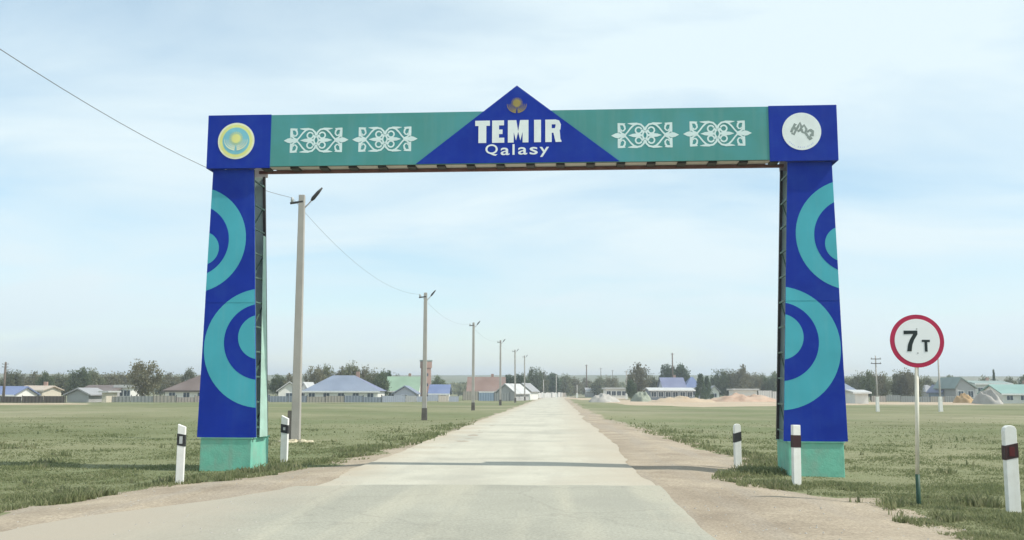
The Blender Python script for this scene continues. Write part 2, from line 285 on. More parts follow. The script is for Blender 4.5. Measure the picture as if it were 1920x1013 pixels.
def surf_mat(name, c0, c1, tracks=None, tcol=None, grit=.35, edge=None, bscale=9., cracks=0):
    m = bpy.data.materials.new(name); m.use_nodes = True; t = m.node_tree; n = t.nodes.new; l = t.links.new; b = t.nodes['Principled BSDF']
    uv = n('ShaderNodeUVMap'); uv.uv_map = 'UVMap'; tcn = n('ShaderNodeTexCoord')
    def nz(s, vec, d=6, ro=.6):
        a = n('ShaderNodeTexNoise'); a.inputs['Scale'].default_value = s; a.inputs['Detail'].default_value = d; a.inputs['Roughness'].default_value = ro; l(vec, a.inputs['Vector']); return a.outputs[0]
    def ramp(src, p0, p1, q0, q1):
        r = n('ShaderNodeValToRGB'); r.color_ramp.elements[0].position = p0; r.color_ramp.elements[1].position = p1; r.color_ramp.elements[0].color = (*q0, 1); r.color_ramp.elements[1].color = (*q1, 1); l(src, r.inputs[0]); return r.outputs[0]
    st = n('ShaderNodeMapping'); st.inputs['Scale'].default_value = (1.5, .11, 1); l(uv.outputs[0], st.inputs[0])
    c = ramp(nz(.55, tcn.outputs['Object'], 7, .62), .34, .66, c0, c1)
    if tcol:
        f = ramp(nz(1.0, st.outputs[0], 4, .5), .48, .64, (0, 0, 0), (tracks,) * 3)
        q = n('ShaderNodeMixRGB'); l(f, q.inputs[0]); l(c, q.inputs[1]); q.inputs[2].default_value = (*tcol, 1); c = q.outputs[0]
    g = ramp(nz(28, tcn.outputs['Object'], 3, .7), .25, .75, (1 - grit,) * 3, (1 + grit * .5,) * 3)
    q = n('ShaderNodeMixRGB'); q.blend_type = 'MULTIPLY'; q.inputs[0].default_value = 1; l(c, q.inputs[1]); l(g, q.inputs[2]); c = q.outputs[0]
    if cracks:
        vo = n('ShaderNodeTexVoronoi'); vo.feature = 'DISTANCE_TO_EDGE'; vo.inputs['Scale'].default_value = .42
        wv = n('ShaderNodeTexNoise'); wv.inputs['Scale'].default_value = 2.2; wv.inputs['Detail'].default_value = 6; l(tcn.outputs['Object'], wv.inputs['Vector'])
        ad = n('ShaderNodeMixRGB'); ad.blend_type = 'ADD'; ad.inputs[0].default_value = .5; l(tcn.outputs['Object'], ad.inputs[1]); l(wv.outputs['Color'], ad.inputs[2]); l(ad.outputs[0], vo.inputs['Vector'])
        ck = ramp(vo.outputs['Distance'], .004, .016, (cracks,) * 3, (0, 0, 0)); q = n('ShaderNodeMixRGB'); l(ck, q.inputs[0]); l(c, q.inputs[1]); q.inputs[2].default_value = (.16, .15, .13, 1); c = q.outputs[0]
        pt = ramp(nz(.22, tcn.outputs['Object'], 3, .4), .56, .60, (0, 0, 0), (.35,) * 3); q = n('ShaderNodeMixRGB'); l(pt, q.inputs[0]); l(c, q.inputs[1]); q.inputs[2].default_value = (.31, .30, .25, 1); c = q.outputs[0]
    if edge:                                      # dust drifted in from the verge, measured across the road
        sx = n('ShaderNodeSeparateXYZ'); l(uv.outputs[0], sx.inputs[0])
        wob = n('ShaderNodeMath'); wob.operation = 'MULTIPLY_ADD'; l(nz(.5, tcn.outputs['Object'], 6, .65), wob.inputs[0]); wob.inputs[1].default_value = 2.6; l(sx.outputs[0], wob.inputs[2])
        for lo_, hi_, cc in edge:
            mr = n('ShaderNodeMapRange'); mr.inputs['From Min'].default_value = lo_ + 1.3; mr.inputs['From Max'].default_value = hi_ + 1.3; l(wob.outputs[0], mr.inputs[0])
            q = n('ShaderNodeMixRGB'); l(mr.outputs[0], q.inputs[0]); l(c, q.inputs[1]); q.inputs[2].default_value = (*cc, 1); c = q.outputs[0]
    l(c, b.inputs['Base Color']); b.inputs['Roughness'].default_value = .92; b.inputs['Specular IOR Level'].default_value = .12
    bp = n('ShaderNodeBump'); bp.inputs['Strength'].default_value = .5; bp.inputs['Distance'].default_value = .02; l(nz(bscale, tcn.outputs['Object'], 8, .7), bp.inputs['Height']); l(bp.outputs[0], b.inputs['Normal'])
    return m
TAN = (.42, .355, .265)
M['dirt'] = surf_mat('shoulder_dirt', (.30, .245, .18), (.46, .385, .285), .7, (.36, .31, .245), .45, bscale=5)
M['road'] = surf_mat('dusty_road', (.455, .432, .35), (.545, .52, .425), .5, (.425, .40, .33), .2, edge=[(-2.9, -4.2, TAN), (-.2, 1.9, (.435, .38, .295))], cracks=.07)
M['asphalt'] = surf_mat('worn_asphalt', (.335, .325, .265), (.39, .378, .308), .75, (.445, .42, .33), .28, edge=[(-3.0, -4.9, (.38, .335, .265)), (1.3, 2.6, (.42, .375, .295))], cracks=.16)
ysD = list(np.arange(-20, 60, .35)) + list(np.arange(60, 300, 2.0))
def dl(y): return xl(y) - .8 + .55 * fbm(0, y, .9, 11)
def dr(y): return xr(y) + .8 + .7 * fbm(5, y, .8, 13)
def dz(x, y, u):
    a, b = xl(y), xr(y); e = min(x - a, b - x) + .3     # metres inside the grass edge
    return -.012 - .06 * (1 - sstep(0, 1.6, e)) - .05 * (1 - sstep(-.8, 0.1, e)) + .022 * fbm(x, y, 1.1, 21) * (1 - sstep(1.5, 2.2, e)) - .02 * sstep(1.5, 2.4, e) + .012 * n2(x * 2.4, y * .12, 1, 27) * (1 - sstep(1.2, 2.0, e))
strip('dirt_shoulder', ysD, dl, dr, 44, dz, M['dirt'])
def jag(y, s, amp): return amp * (fbm(s * 7, y, .22, s, 2) + .25 * fbm(s * 7, y, 1.6, s + 1, 2))
ysR = list(np.arange(15.1, 70, .3)) + list(np.arange(70, 330, 1.5))
strip('road', ysR, lambda y: road_x(y) - 3.9 + jag(y, 31, .22), lambda y: road_x(y) + 1.55 + jag(y, 33, .22), 14,
      lambda x, y, u: -.002 + .03 * (4 * u * (1 - u)) * 0, M['road'])
def ae(x): return 15.35 + .10 * n2(x, 0, .8, 41)
ysA = list(np.arange(-20, 14.9, .3)) + [14.95]
strip('asphalt_apron', ysA + [15.36], lambda y: -5.7 + .0472 * y + 1.7 * sstep(10.5, 15.3, y) + jag(y, 35, .25), lambda y: 1.72 + .035 * y + jag(y, 37, .12), 24,
      lambda x, y, u: .004 + (0.0), M['asphalt'])

# ------------------------------------------------------------------ the entrance arch (local x along the span, y away from the camera)
AC = Vector((.0625, 18.452, -.10)); AYAW = R_(-4.03)
arch = empty('entrance_arch', AC, AYAW)
tag(arch, 'blue and teal town entrance arch with white ornaments spanning the road', 'arch')
ZG = .10                                           # photo heights count from the road surface, .10 above the root
def clip(poly, quad):
    for k in range(len(quad)):
        (ax, az), (bx, bz) = quad[k], quad[(k + 1) % len(quad)]; outp = []
        ins = lambda p: (bx - ax) * (p[1] - az) - (bz - az) * (p[0] - ax) >= 0
        for q in range(len(poly)):
            P, Q = poly[q], poly[(q + 1) % len(poly)]
            if ins(P) != ins(Q):
                dx, dz_ = Q[0] - P[0], Q[1] - P[1]; den = (bx - ax) * dz_ - (bz - az) * dx
                t = -((bx - ax) * (P[1] - az) - (bz - az) * (P[0] - ax)) / den; I = (P[0] + dx * t, P[1] + dz_ * t)
                outp += [I, Q] if ins(Q) else [I]
            elif ins(P): outp.append(Q)
        poly = outp
        if not poly: return []
    return poly
def circ(cx, cz, r, n=64): return [(cx + r * math.cos(2 * math.pi * k / n), cz + r * math.sin(2 * math.pi * k / n)) for k in range(n)]
PD = .78                                           # pillar depth
def pillar(sg):
    fx = lambda pts: [(sg * x, z + ZG) for x, z in (pts if sg > 0 else pts)]
    def poly(pts):
        q = [(sg * x, z + ZG) for x, z in pts]; return q if sg > 0 else q[::-1]
    # plinth
    b = MB(); x0, x1 = sorted((sg * 5.09, sg * 6.10)); b.box(x0, x1, -.02, 1.02, -.25, .535 + ZG); pl = b.build('plinth', M['mint'], arch, .012)
    b = MB(); b.box(x0 - .02, x1 + .02, -.04, 1.04, .536 + ZG, .552 + ZG); b.build('plinth_cap', M['mint'], pl)
    # front panel of four sheets with narrow joints
    zs = [.558, 1.86, 3.18, 4.50, 5.86]
    inn = lambda z: 5.012 + (5.25 - 5.012) * (z - .558) / 5.25
    outx = lambda z: 6.18 + (6.088 - 6.18) * (z - .558) / 5.25
    for k in range(4):
        za, zb = zs[k], zs[k + 1]; yo = .004 * (k % 2)
        b = MB(); b.prism_xz(poly([(inn(za), za), (outx(za), za), (outx(zb), zb), (inn(zb), zb)]), yo, .03 + yo)
        o = b.build('front_sheet', M['blue'], arch)
        # printed rings, as measured from the photograph, clipped to the sheet
        quad = poly([(inn(za), za), (outx(za), za), (outx(zb), zb), (inn(zb), zb)])
        for nm, mt, dep, sets in (('teal_ring', 'teal', .002, ((6.43, 4.44, 1.07), (4.955, 2.29, 1.165))),
                                  ('blue_ring', 'blue', .004, ((6.43, 4.42, .725), (4.975, 2.41, .745))),
                                  ('teal_disc', 'teal', .006, ((6.235, 4.26, .335), (5.005, 2.50, .435)))):
            for (cx, cz, r) in sets:
                c = clip(circ(sg * cx, cz + ZG, r), quad)
                if len(c) > 2:
                    b = MB(); b.prism_xz(c, yo - dep, yo - .0002); b.build(nm, M[mt], o)
    # rear panel, pale on the side that faces in
    za, zb = .558, 5.86
    b = MB(); b.prism_xz(poly([(inn(za) + .02, za), (outx(za), za), (outx(zb), zb), (inn(zb) + .02, zb)]), PD - .02, PD); b.build('rear_panel', M['mint_pale'], arch)
    if sg < 0:                                       # pale sheet closing the rear half of the road-facing side
        yb_ = PD - .09; zt_ = 4.6
        b = MB(); b.add([(sg * (inn(z) - .004 + dx), y, z + ZG) for dx in (0, .006) for y, z in ((.22, za), (yb_, za), (yb_, zt_), (.55, zt_))], [(0, 1, 2, 3), (7, 6, 5, 4), (0, 4, 5, 1), (1, 5, 6, 2), (2, 6, 7, 3), (3, 7, 4, 0)]); b.build('side_sheet', M['mint_side'], arch)
    b = MB(); b.add([(sg * (outx(z) - .062 + dx), y, z + ZG) for dx in (0, .006) for y, z in ((.04, za), (PD - .03, za), (PD - .03, zb), (.04, zb))], [(0, 1, 2, 3), (7, 6, 5, 4), (0, 4, 5, 1), (1, 5, 6, 2), (2, 6, 7, 3), (3, 7, 4, 0)]); b.build('added_shadow_sheet', M['galv'], arch)  # unseen outer side, added so the pillar casts a solid shadow
    # corner posts and rungs
    for face, e, y in (('inner', inn, .05), ('inner', inn, PD - .05), ('outer', outx, .05), ('outer', outx, PD - .05)):
        s = .03 if face == 'inner' else -.03
        b = MB(); b.bar((sg * (e(za) + s), y, za + ZG), (sg * (e(zb) + s), y, zb + ZG), .05)
        b.build('corner_post', M['green_steel'] if y < .3 else M['dark_steel'], arch)
    for k in range(11):
        z = .75 + k * .49
        for e, s in ((inn, .03), (outx, -.03)):
            b = MB(); b.bar((sg * (e(z) + s), .076, z + ZG), (sg * (e(z) + s), PD - .076, z + ZG), .03); b.build('rung', M['green_steel'], arch)
    for k in range(0, 10, 2):
        z = .75 + k * .49; zz = z + .49
        b = MB(); b.bar((sg * (inn(z) + .06), .08, z + ZG), (sg * (inn(zz) + .06), PD - .08, zz + ZG), .022); b.build('brace', M['green_steel'], arch)
for sg in (-1, 1): pillar(sg)
# beam
ZB0, ZB1 = 5.89 + ZG, 6.94 + ZG
BD = .36
for sg in (-1, 1):
    x0, x1 = sorted((sg * 4.90, sg * 6.19))
    b = MB(); b.box(x0, x1, -.10, -.07, ZB0 - .03, ZB1 + .01); cb = b.build('corner_panel', M['blue'], arch)
    xe = sg * 6.175; xi = sg * 5.22; q0, q1 = sorted((xi, sg * 6.158))
    b = MB(); b.box(xe - .014, xe + .014, -.069, PD + .03, ZB0 - .03, ZB1 + .01); b.build('corner_side', M['blue'], arch)
    b = MB(); b.box(q0, q1, -.069, -.002, ZB0 - .028, ZB0 - .01); b.build('corner_soffit', M['blue'], arch)
    b = MB(); b.box(q0 + .04, q1 - .005, PD + .002, PD + .028, ZB0 - .03, ZB1 + .01); b.build('corner_rear', M['galv'], arch)
    b = MB(); b.box(x0 + .03, x1 - .03, -.06, PD - .01, ZB1 - .03, ZB1 - .01); b.build('corner_top', M['galv'], arch)
    if sg < 0: corner_l = cb
    else: corner_r = cb
b = MB(); b.box(-4.899, 4.899, -.09, -.06, ZB0, ZB1); beam_p = b.build('beam_panel', M['green_teal'], arch)
b = MB(); b.box(-4.896, 4.896, BD - .03, BD, ZB0, ZB1); b.build('rear_beam_panel', M['galv'], arch)
b = MB(); b.box(-4.896, 4.896, -.055, BD - .034, ZB1 - .05, ZB1 - .03); b.build('added_shadow_plate', M['galv'], arch)  # cover plate added to keep the beam's shadow on the road unbroken
for y, z, m_ in ((-.028, ZB0 + .035, 'dark_steel'), (BD - .06, ZB0 - .035, 'oxide'), (.0, ZB1 - .1, 'dark_steel'), (BD - .06, ZB1 - .1, 'dark_steel')):
    b = MB(); b.box(-5.24, 5.24, y - .028, y + .028, z - .03, z + .03); b.build('chord', M[m_], arch)
M['bounce_plate'] = mat('pale_bounce_plate', (0.60, 0.57, 0.54), .6, .1, 3, dirt=(.30, .22, .18), dscale=3, damt=.5)  # for the added plates that show as lit patches under the beam
for k in range(17):
    x = -5.02 + k * .59 + .295
    b = MB(); b.box(x - .21, x + .21, .005, BD - .10, ZB0 + .004, ZB0 + .012); b.build('added_bounce_plate', M['bounce_plate'], arch)  # plates added to catch road bounce, making light patches between cross members
for k in range(18):
    x = -5.02 + k * .59
    b = MB(); b.box(x - .08, x + .08, .003, BD - .09, ZB0 - .03, ZB0 + .015); b.build('cross_member', M['dark_steel'], arch)
    b = MB(); b.box(x - .03, x + .03, BD - .085, BD - .034, ZB0 + .02, ZB1 - .14); b.build('upright', M['dark_steel'], arch)
# pediment
b = MB(); b.prism_xz([(-1.96, ZB0 + .004), (2.03, ZB0 + .004), (.03, 7.45 + ZG)], -.112, -.092); ped = b.build('pediment', M['blue'], arch)
for sx in (-.28, .28):
    b = MB(); b.bar((sx, -.075, ZB1 - .10), (sx * .25, -.075, 7.2 + ZG), .03); b.build('pediment_strut', M['dark_steel'], arch)
YF = -.1125
def letter(name, polys, parent, m_, y0, th=.004):
    b = MB()
    for q, pts in enumerate(polys):
        ar = sum(pts[k][0] * pts[(k + 1) % len(pts)][1] - pts[(k + 1) % len(pts)][0] * pts[k][1] for k in range(len(pts)))
        b.prism_xz(pts if ar > 0 else pts[::-1], y0 - th - q * .0004, y0)
    return b.build(name, M[m_], parent)
def box2(x0, x1, z0, z1): return [(x0, z0), (x1, z0), (x1, z1), (x0, z1)]
z0, z1 = 6.295 + ZG, 6.745 + ZG; hh = z1 - z0
letter('letter', [box2(-.79, -.50, z1 - .105, z1), box2(-.725, -.57, z0, z1 - .10)], ped, 'white_print', YF)
letter('letter', [box2(-.455, -.32, z0, z1), box2(-.33, -.222, z1 - .10, z1), box2(-.33, -.25, z0 + .175, z0 + .265), box2(-.33, -.215, z0, z0 + .10)], ped, 'white_print', YF)
letter('letter', [box2(-.145, -.03, z0, z1), box2(.145, .26, z0, z1), [(-.04, z1), (-.04, z1 - .22), (.03, z0 + .06), (.085, z0 + .06), (.155, z1 - .22), (.155, z1), (.115, z1), (.057, z0 + .24), (0, z1)]][:2] +
       [[(-.10, z1), (-.04, z1 - .20), (.015, z0 + .04), (.058, z0 + .22), (.02, z1)], [(.215, z1), (.095, z1), (.057, z0 + .22), (.10, z0 + .04), (.155, z1 - .20)]], ped, 'white_print', YF)
letter('letter', [box2(.37, .505, z0, z1)], ped, 'white_print', YF)
letter('letter', [box2(.59, .715, z0, z1), box2(.70, .80, z1 - .095, z1), box2(.70, .80, z0 + .185, z0 + .275), [(.79, z0 + .185), (.885, z0 + .25), (.895, z1 - .10), (.86, z1 - .02), (.79, z1), (.79, z1 - .13), (.775, z0 + .27)],
                  [(.745, z0 + .20), (.79, z0), (.905, z0), (.905, z0 + .02), (.885, z0 + .06), (.87, z0 + .24)]], ped, 'white_print', YF)
def glyph(ch, x0, x1, za, zb, parent, m_, y, bold=.02):
    cu = bpy.data.curves.new('letter', 'FONT'); cu.body = ch; cu.offset = bold; cu.extrude = .02; cu.resolution_u = 6
    t = bpy.data.objects.new('letter_tmp', cu); COL.objects.link(t)
    dg = bpy.context.evaluated_depsgraph_get(); me = bpy.data.meshes.new_from_object(t.evaluated_get(dg)); bpy.data.objects.remove(t, do_unlink=True)
    co = np.array([v.co[:] for v in me.vertices]); mn, mxx = co.min(0), co.max(0)
    for v in me.vertices:
        x = x0 + (v.co.x - mn[0]) / (mxx[0] - mn[0]) * (x1 - x0); z = za + (v.co.y - mn[1]) / (mxx[1] - mn[1]) * (zb - za)
        v.co = (x, y - .004 * (v.co.z - mn[2]) / (mxx[2] - mn[2]), z)
    me.name = 'letter'; me.materials.clear(); me.materials.append(M[m_]); me.update()
    return obj_from(me, 'letter', parent)
mpx = .01052
def qx(x): return (x - 968) * mpx + .015
for ch, a_, b_, lo_, hi_ in (('Q', 911, 934, 6.035, 6.265), ('a', 939.5, 956, 6.045, 6.195), ('l', 961.5, 965.5, 6.05, 6.262), ('a', 972, 989, 6.05, 6.20), ('s', 993.5, 1008.5, 6.05, 6.20), ('y', 1012, 1029.5, 6.0, 6.20)):
    glyph(ch, qx(a_), qx(b_), lo_ + ZG, hi_ + ZG, ped, 'white_print', YF, .012)
def disc(name, cx, cz, r, y0, y1, m_, parent, n=48):
    b = MB(); b.prism_xz(circ(cx, cz, r, n), y1, y0); return b.build(name, M[m_], parent)
def emblem_marks(cx, cz, r, y, sunmat, wingmat, parent, rays=True):
    """a rayed sun over a spread-winged bird"""
    b = MB(); b.prism_xz(circ(cx, cz + .18 * r, .36 * r, 28), y - .004, y); b.build('sun_disc', M[sunmat], parent)
    b = MB()
    for k in range(20):
        a = 2 * math.pi * k / 20; c, s = math.cos(a), math.sin(a)
        b.add([(cx + r * (.40 * c - .05 * s), y - .003, cz + .18 * r + r * (.40 * s + .05 * c)), (cx + r * (.40 * c + .05 * s), y - .003, cz + .18 * r + r * (.40 * s - .05 * c)), (cx + r * .56 * c, y - .003, cz + .18 * r + r * .56 * s)], [(0, 1, 2)])
    b.build('sun_rays', M[sunmat], parent)
    b = MB()
    for s in (-1, 1):
        for q, (rr, w) in enumerate(((.86, .13), (.70, .11), (.55, .09))):
            pts = [(cx + s * r * rr * math.sin(t), cz + .06 * r - r * rr * math.cos(t) * .85) for t in np.linspace(.1, 1.65, 12)]
            b.ribbon(pts, [w * r * (1 - .75 * k / 11) for k in range(12)], y - .0045 - q * .0003 - (s > 0) * .0011)
    b.build('wings', M[wingmat], parent)
yc = -.1005
eL = disc('emblem', -5.60, 6.415 + ZG, .372, yc, yc - .006, 'cream_rim', corner_l)
for k, (r, m_) in enumerate(((.335, 'yellow'), (.275, 'sky_blue'))): 
    b = MB(); b.prism_xz(circ(-5.60, 6.415 + ZG, r), yc - .008 - .002 * k, yc - .0062); b.build('emblem_ring', M[m_], corner_l)
emblem_marks(-5.60, 6.415 + ZG, .27, yc - .0102, 'yellow', 'cream_rim', corner_l)
emblem_marks(.03, 7.05 + ZG, .22, YF, 'gold', 'gold', ped)
eR = disc('emblem', 5.515, 6.435 + ZG, .368, yc, yc - .006, 'white_print', corner_r)
b = MB(); ex, ez = 5.515, 6.435 + ZG
sq = [[(-.20, -.02), (-.17, .06), (-.14, .10), (-.11, .02), (-.15, -.06), (-.19, -.03)], [(-.11, .02), (-.06, .10), (-.03, .17), (.0, .08), (-.03, .02), (-.08, .0)], [(-.02, .05), (.05, .12), (.09, .04), (.06, -.04), (.01, -.01), (.0, .04)],
      [(.06, -.02), (.10, -.08), (.14, -.13), (.17, -.08), (.21, -.03), (.15, .02), (.10, -.02)], [(.11, -.11), (.15, -.16), (.19, -.13)], [(-.19, .0), (-.12, .15), (-.10, .12)], [(.16, .03), (.21, .0), (.20, -.10)]]
for q, pts in enumerate(sq): b.ribbon([(ex + x, ez + z) for x, z in pts], .046, yc - .0065 - q * .0003)
b.build('emblem_figure', M['grey_print'], corner_r)
b = MB()
for k in range(15):
    t = -1.0 + 2.0 * k / 14; w = .008 if k % 4 == 3 else .016
    if k % 5 == 4: continue
    px_, pz_ = ex + .305 * math.sin(t * .85), ez - .315 * math.cos(t * .85)
    b.add([(px_ - w / 2, yc - .0065, pz_ - .012), (px_ + w / 2, yc - .0065, pz_ - .012), (px_ + w / 2, yc - .0065, pz_ + .012), (px_ - w / 2, yc - .0065, pz_ + .012)], [(0, 1, 2, 3)])
b.build('emblem_lettering', M['lilac_print'], corner_r)
# ornaments (units: 1/275 of half the width, mirrored over both axes)
def arc(cx, cz, r, a0, a1, n=14, rz=None): return [(cx + r * math.cos(R_(a0 + (a1 - a0) * k / n)), cz + (rz or r) * math.sin(R_(a0 + (a1 - a0) * k / n))) for k in range(n + 1)]
def ornament(cx, cz, hw, hz):
    b = MB(); S = hw / 275; SZ = hz / 104; lay = 0
    strokes = []
    for mx_ in (-1, 1):
        for mz in (-1, 1):
            q = lambda pts: [(mx_ * x, mz * z) for x, z in pts]
            strokes.append((q([(212, 26), (213, 62), (217, 106)]), [24, 24, 16]))                       # outer leaf back
            strokes.append((q([(222, 97), (188, 96), (162, 100)]), [18, 18, 5])); strokes.append((q([(180, 96), (168, 78), (164, 56), (176, 40), (192, 38), (196, 52)]), [18, 15, 13, 12, 11, 9]))
            strokes.append((q([(214, 42), (190, 18), (160, 6)]), [16, 13, 12]))
            strokes.append((q([(166, 4), (142, 30), (118, 62), (92, 88), (66, 98)]), [13, 12, 13, 15, 16]))     # diamond arm
            strokes.append((q([(62, 99), (110, 98), (142, 101)]), [17, 16, 4]))                        # top bar
            strokes.append((q([(66, 98), (34, 92), (10, 68), (2, 40)]), [15, 15, 15, 16]))                  # top arch
            strokes.append((q(arc(52, 42, 26, 160, -170, 16)), 13))                                     # inner scroll
            strokes.append((q([(28, 46), (14, 30), (2, 26)]), [14, 16, 18]))
        strokes.append(([(mx_ * 278, 0), (mx_ * 246, 0), (mx_ * 222, 0), (mx_ * 188, 0), (mx_ * 156, 0)], [2, 34, 44, 20, 8]))   # tip
        strokes.append(([(mx_ * 136, 0), (mx_ * 100, 0), (mx_ * 66, 0), (mx_ * 24, 0)], [2, 26, 32, 16]))                        # inner arrow
        strokes.append(([(mx_ * 12, 30), (mx_ * 20, 0), (mx_ * 12, -30)], 13))
    for pts, ws in strokes:
        ws = [w * S * 1.05 for w in ws] if hasattr(ws, '__len__') else ws * S * 1.05
        b.ribbon([(cx + x * S, cz + z * SZ) for x, z in pts], ws, -.0915 - lay * .00008); lay += 1
    return b.build('ornament', M['orn'], beam_p)
for cx, cz in ((-3.975, 6.408), (-2.59, 6.408), (2.527, 6.408), (3.916, 6.42)): ornament(cx, cz + ZG, .645, .245)

# ------------------------------------------------------------------ weight limit sign
p = at(1722, 938, 13.42); p.z = gz(p.x, p.y)
sg_ = empty('road_sign', p, R_(-3)); tag(sg_, 'round red-rimmed 7 tonne weight limit sign on a thin cream post', 'sign')
zt = 2.07 - p.z; yb = 0
top = at(1717, 640, 13.42) - p
b = MB(); b.tube([(0, 0, -.3), (.005, 0, .42)], .030, 12); b.build('post_foot', M['sign_pole_dark'], sg_)
b = MB(); b.tube([(.005, 0, .421), (top.x, 0, top.z - .2)], .027, 12); b.build('post', M['sign_pole'], sg_)
cx, cz = top.x, top.z; RS = .368
b = MB(); b.prism_xz(circ(cx, cz, RS, 64), -.05, -.036); face = b.build('sign_face', M['sign_red'], sg_)
b = MB(); b.prism_xz(circ(cx, cz, RS * .835, 64), -.053, -.0505); b.build('white_field', M['sign_white'], face)
b = MB(); b.prism_xz(circ(cx, cz, RS * .99, 48), -.0355, -.030); b.build('sign_back', M['sign_back'], sg_)
b = MB(); b.box(cx - .12, cx + .12, -.0295, -.012, cz - .10, cz - .06); b.box(cx - .12, cx + .12, -.0295, -.012, cz + .06, cz + .10); b.box(cx - .03, cx + .03, -.012, .03, cz - .21, cz + .12); b.build('bracket', M['sign_back'], sg_)
for zz in (-.27, .27):
    b = MB(); b.prism_xz(circ(cx, cz + zz * .62, .011, 10), -.056, -.0535); b.build('bolt', M['reflector'], face)
u = RS / 265.                                       # zoomed photo pixels to metres, sign centre (845,310)
Z7 = lambda pts: [(cx + (x - 845) * u, cz - (y - 312) * u) for x, y in pts]
letter('numeral', [Z7([(715, 208), (850, 208), (850, 240), (715, 245)]), Z7([(850, 209), (850, 245), (815, 300), (795, 350), (785, 415), (742, 415), (752, 350), (775, 295), (808, 243)])], face, 'black_print', -.0535, .003)
letter('letter', [Z7([(890, 300), (968, 300), (968, 322), (890, 322)]), Z7([(915, 321), (942, 321), (942, 418), (915, 418)])], face, 'black_print', -.0535, .003)

# ------------------------------------------------------------------ guide posts
def guide_post(px_, ybot, ytop, d, wpx, band, label, bm, refl=None, slant=.05, rz=0, rnd=False, tip=0):
    p = at(px_, ybot, d); h = at(px_, ytop, d).z; p.z = gz(p.x, p.y); h -= p.z; w = wpx / F * d; th = w * .55
    r = empty('guide_post', p, R_(rz)); tag(r, label, 'guide post', 'white guide posts along the road verge')
    r.rotation_euler[1] = R_(tip)
    prof = [(-w / 2, -.25), (w / 2, -.25), (w / 2, h - slant * 1.0), (-w / 2, h)] if not rnd else [(-w / 2, -.25), (w / 2, -.25), (w / 2, h - .05), (w * .38, h - .015), (w * .15, h), (-w * .15, h), (-w * .4, h - .025), (-w / 2, h - .07)]
    b = MB(); b.prism_xz(prof, -th / 2, th / 2); b.build('body', M['post_white'], r, .008)
    z1 = h - (at(px_, ytop, d).z - at(px_, band[0], d).z); z0 = h - (at(px_, ytop, d).z - at(px_, band[1], d).z); e = .004; s = band[2]
    b = MB(); b.prism_xz([(-w / 2 - e, z0 - s), (w / 2 + e, z0 + s), (w / 2 + e, z1 + s), (-w / 2 - e, z1 - s)], -th / 2 - e, th / 2 + e); bd = b.build('band', M[bm], r)
    if refl:
        zc = (z0 + z1) / 2; b = MB(); b.box(-w * refl[0], w * refl[0], -th / 2 - e - .006, -th / 2 - e - .0003, zc - refl[1], zc + refl[1]); b.build('reflector', M[refl[2]], bd)
guide_post(337, 900, 795, 16.06, 14, (814, 836, -.012), 'white guide post with black band and pale reflector beside the plinth left of the road', 'post_dark', (.2, .06, 'reflector'), .05, 4)
guide_post(532.5, 862, 779, 21.2, 13, (796, 812, -.015), 'white guide post with plain black band just before the thick concrete pole', 'post_dark', (.16, .03, 'reflector'), .07, -8)
guide_post(1383.5, 874, 795, 19.6, 13, (811, 828, .02), 'white guide post with slanted black band on the dirt shoulder beside the arch plinth', 'post_dark', None, .0, 10, True)
guide_post(1493.5, 905, 797, 16.14, 15.5, (816, 839, .0), 'white guide post with brown-maroon band standing in front of the arch plinth', 'post_maroon', None, .0, 14, tip=1)
guide_post(1900, 950, 798, 12.8, 23, (833, 860, .018), 'broad white round-topped guide post with maroon band near the weight limit sign', 'post_maroon', (.22, .06, 'reflector_red'), .0, 0, True)

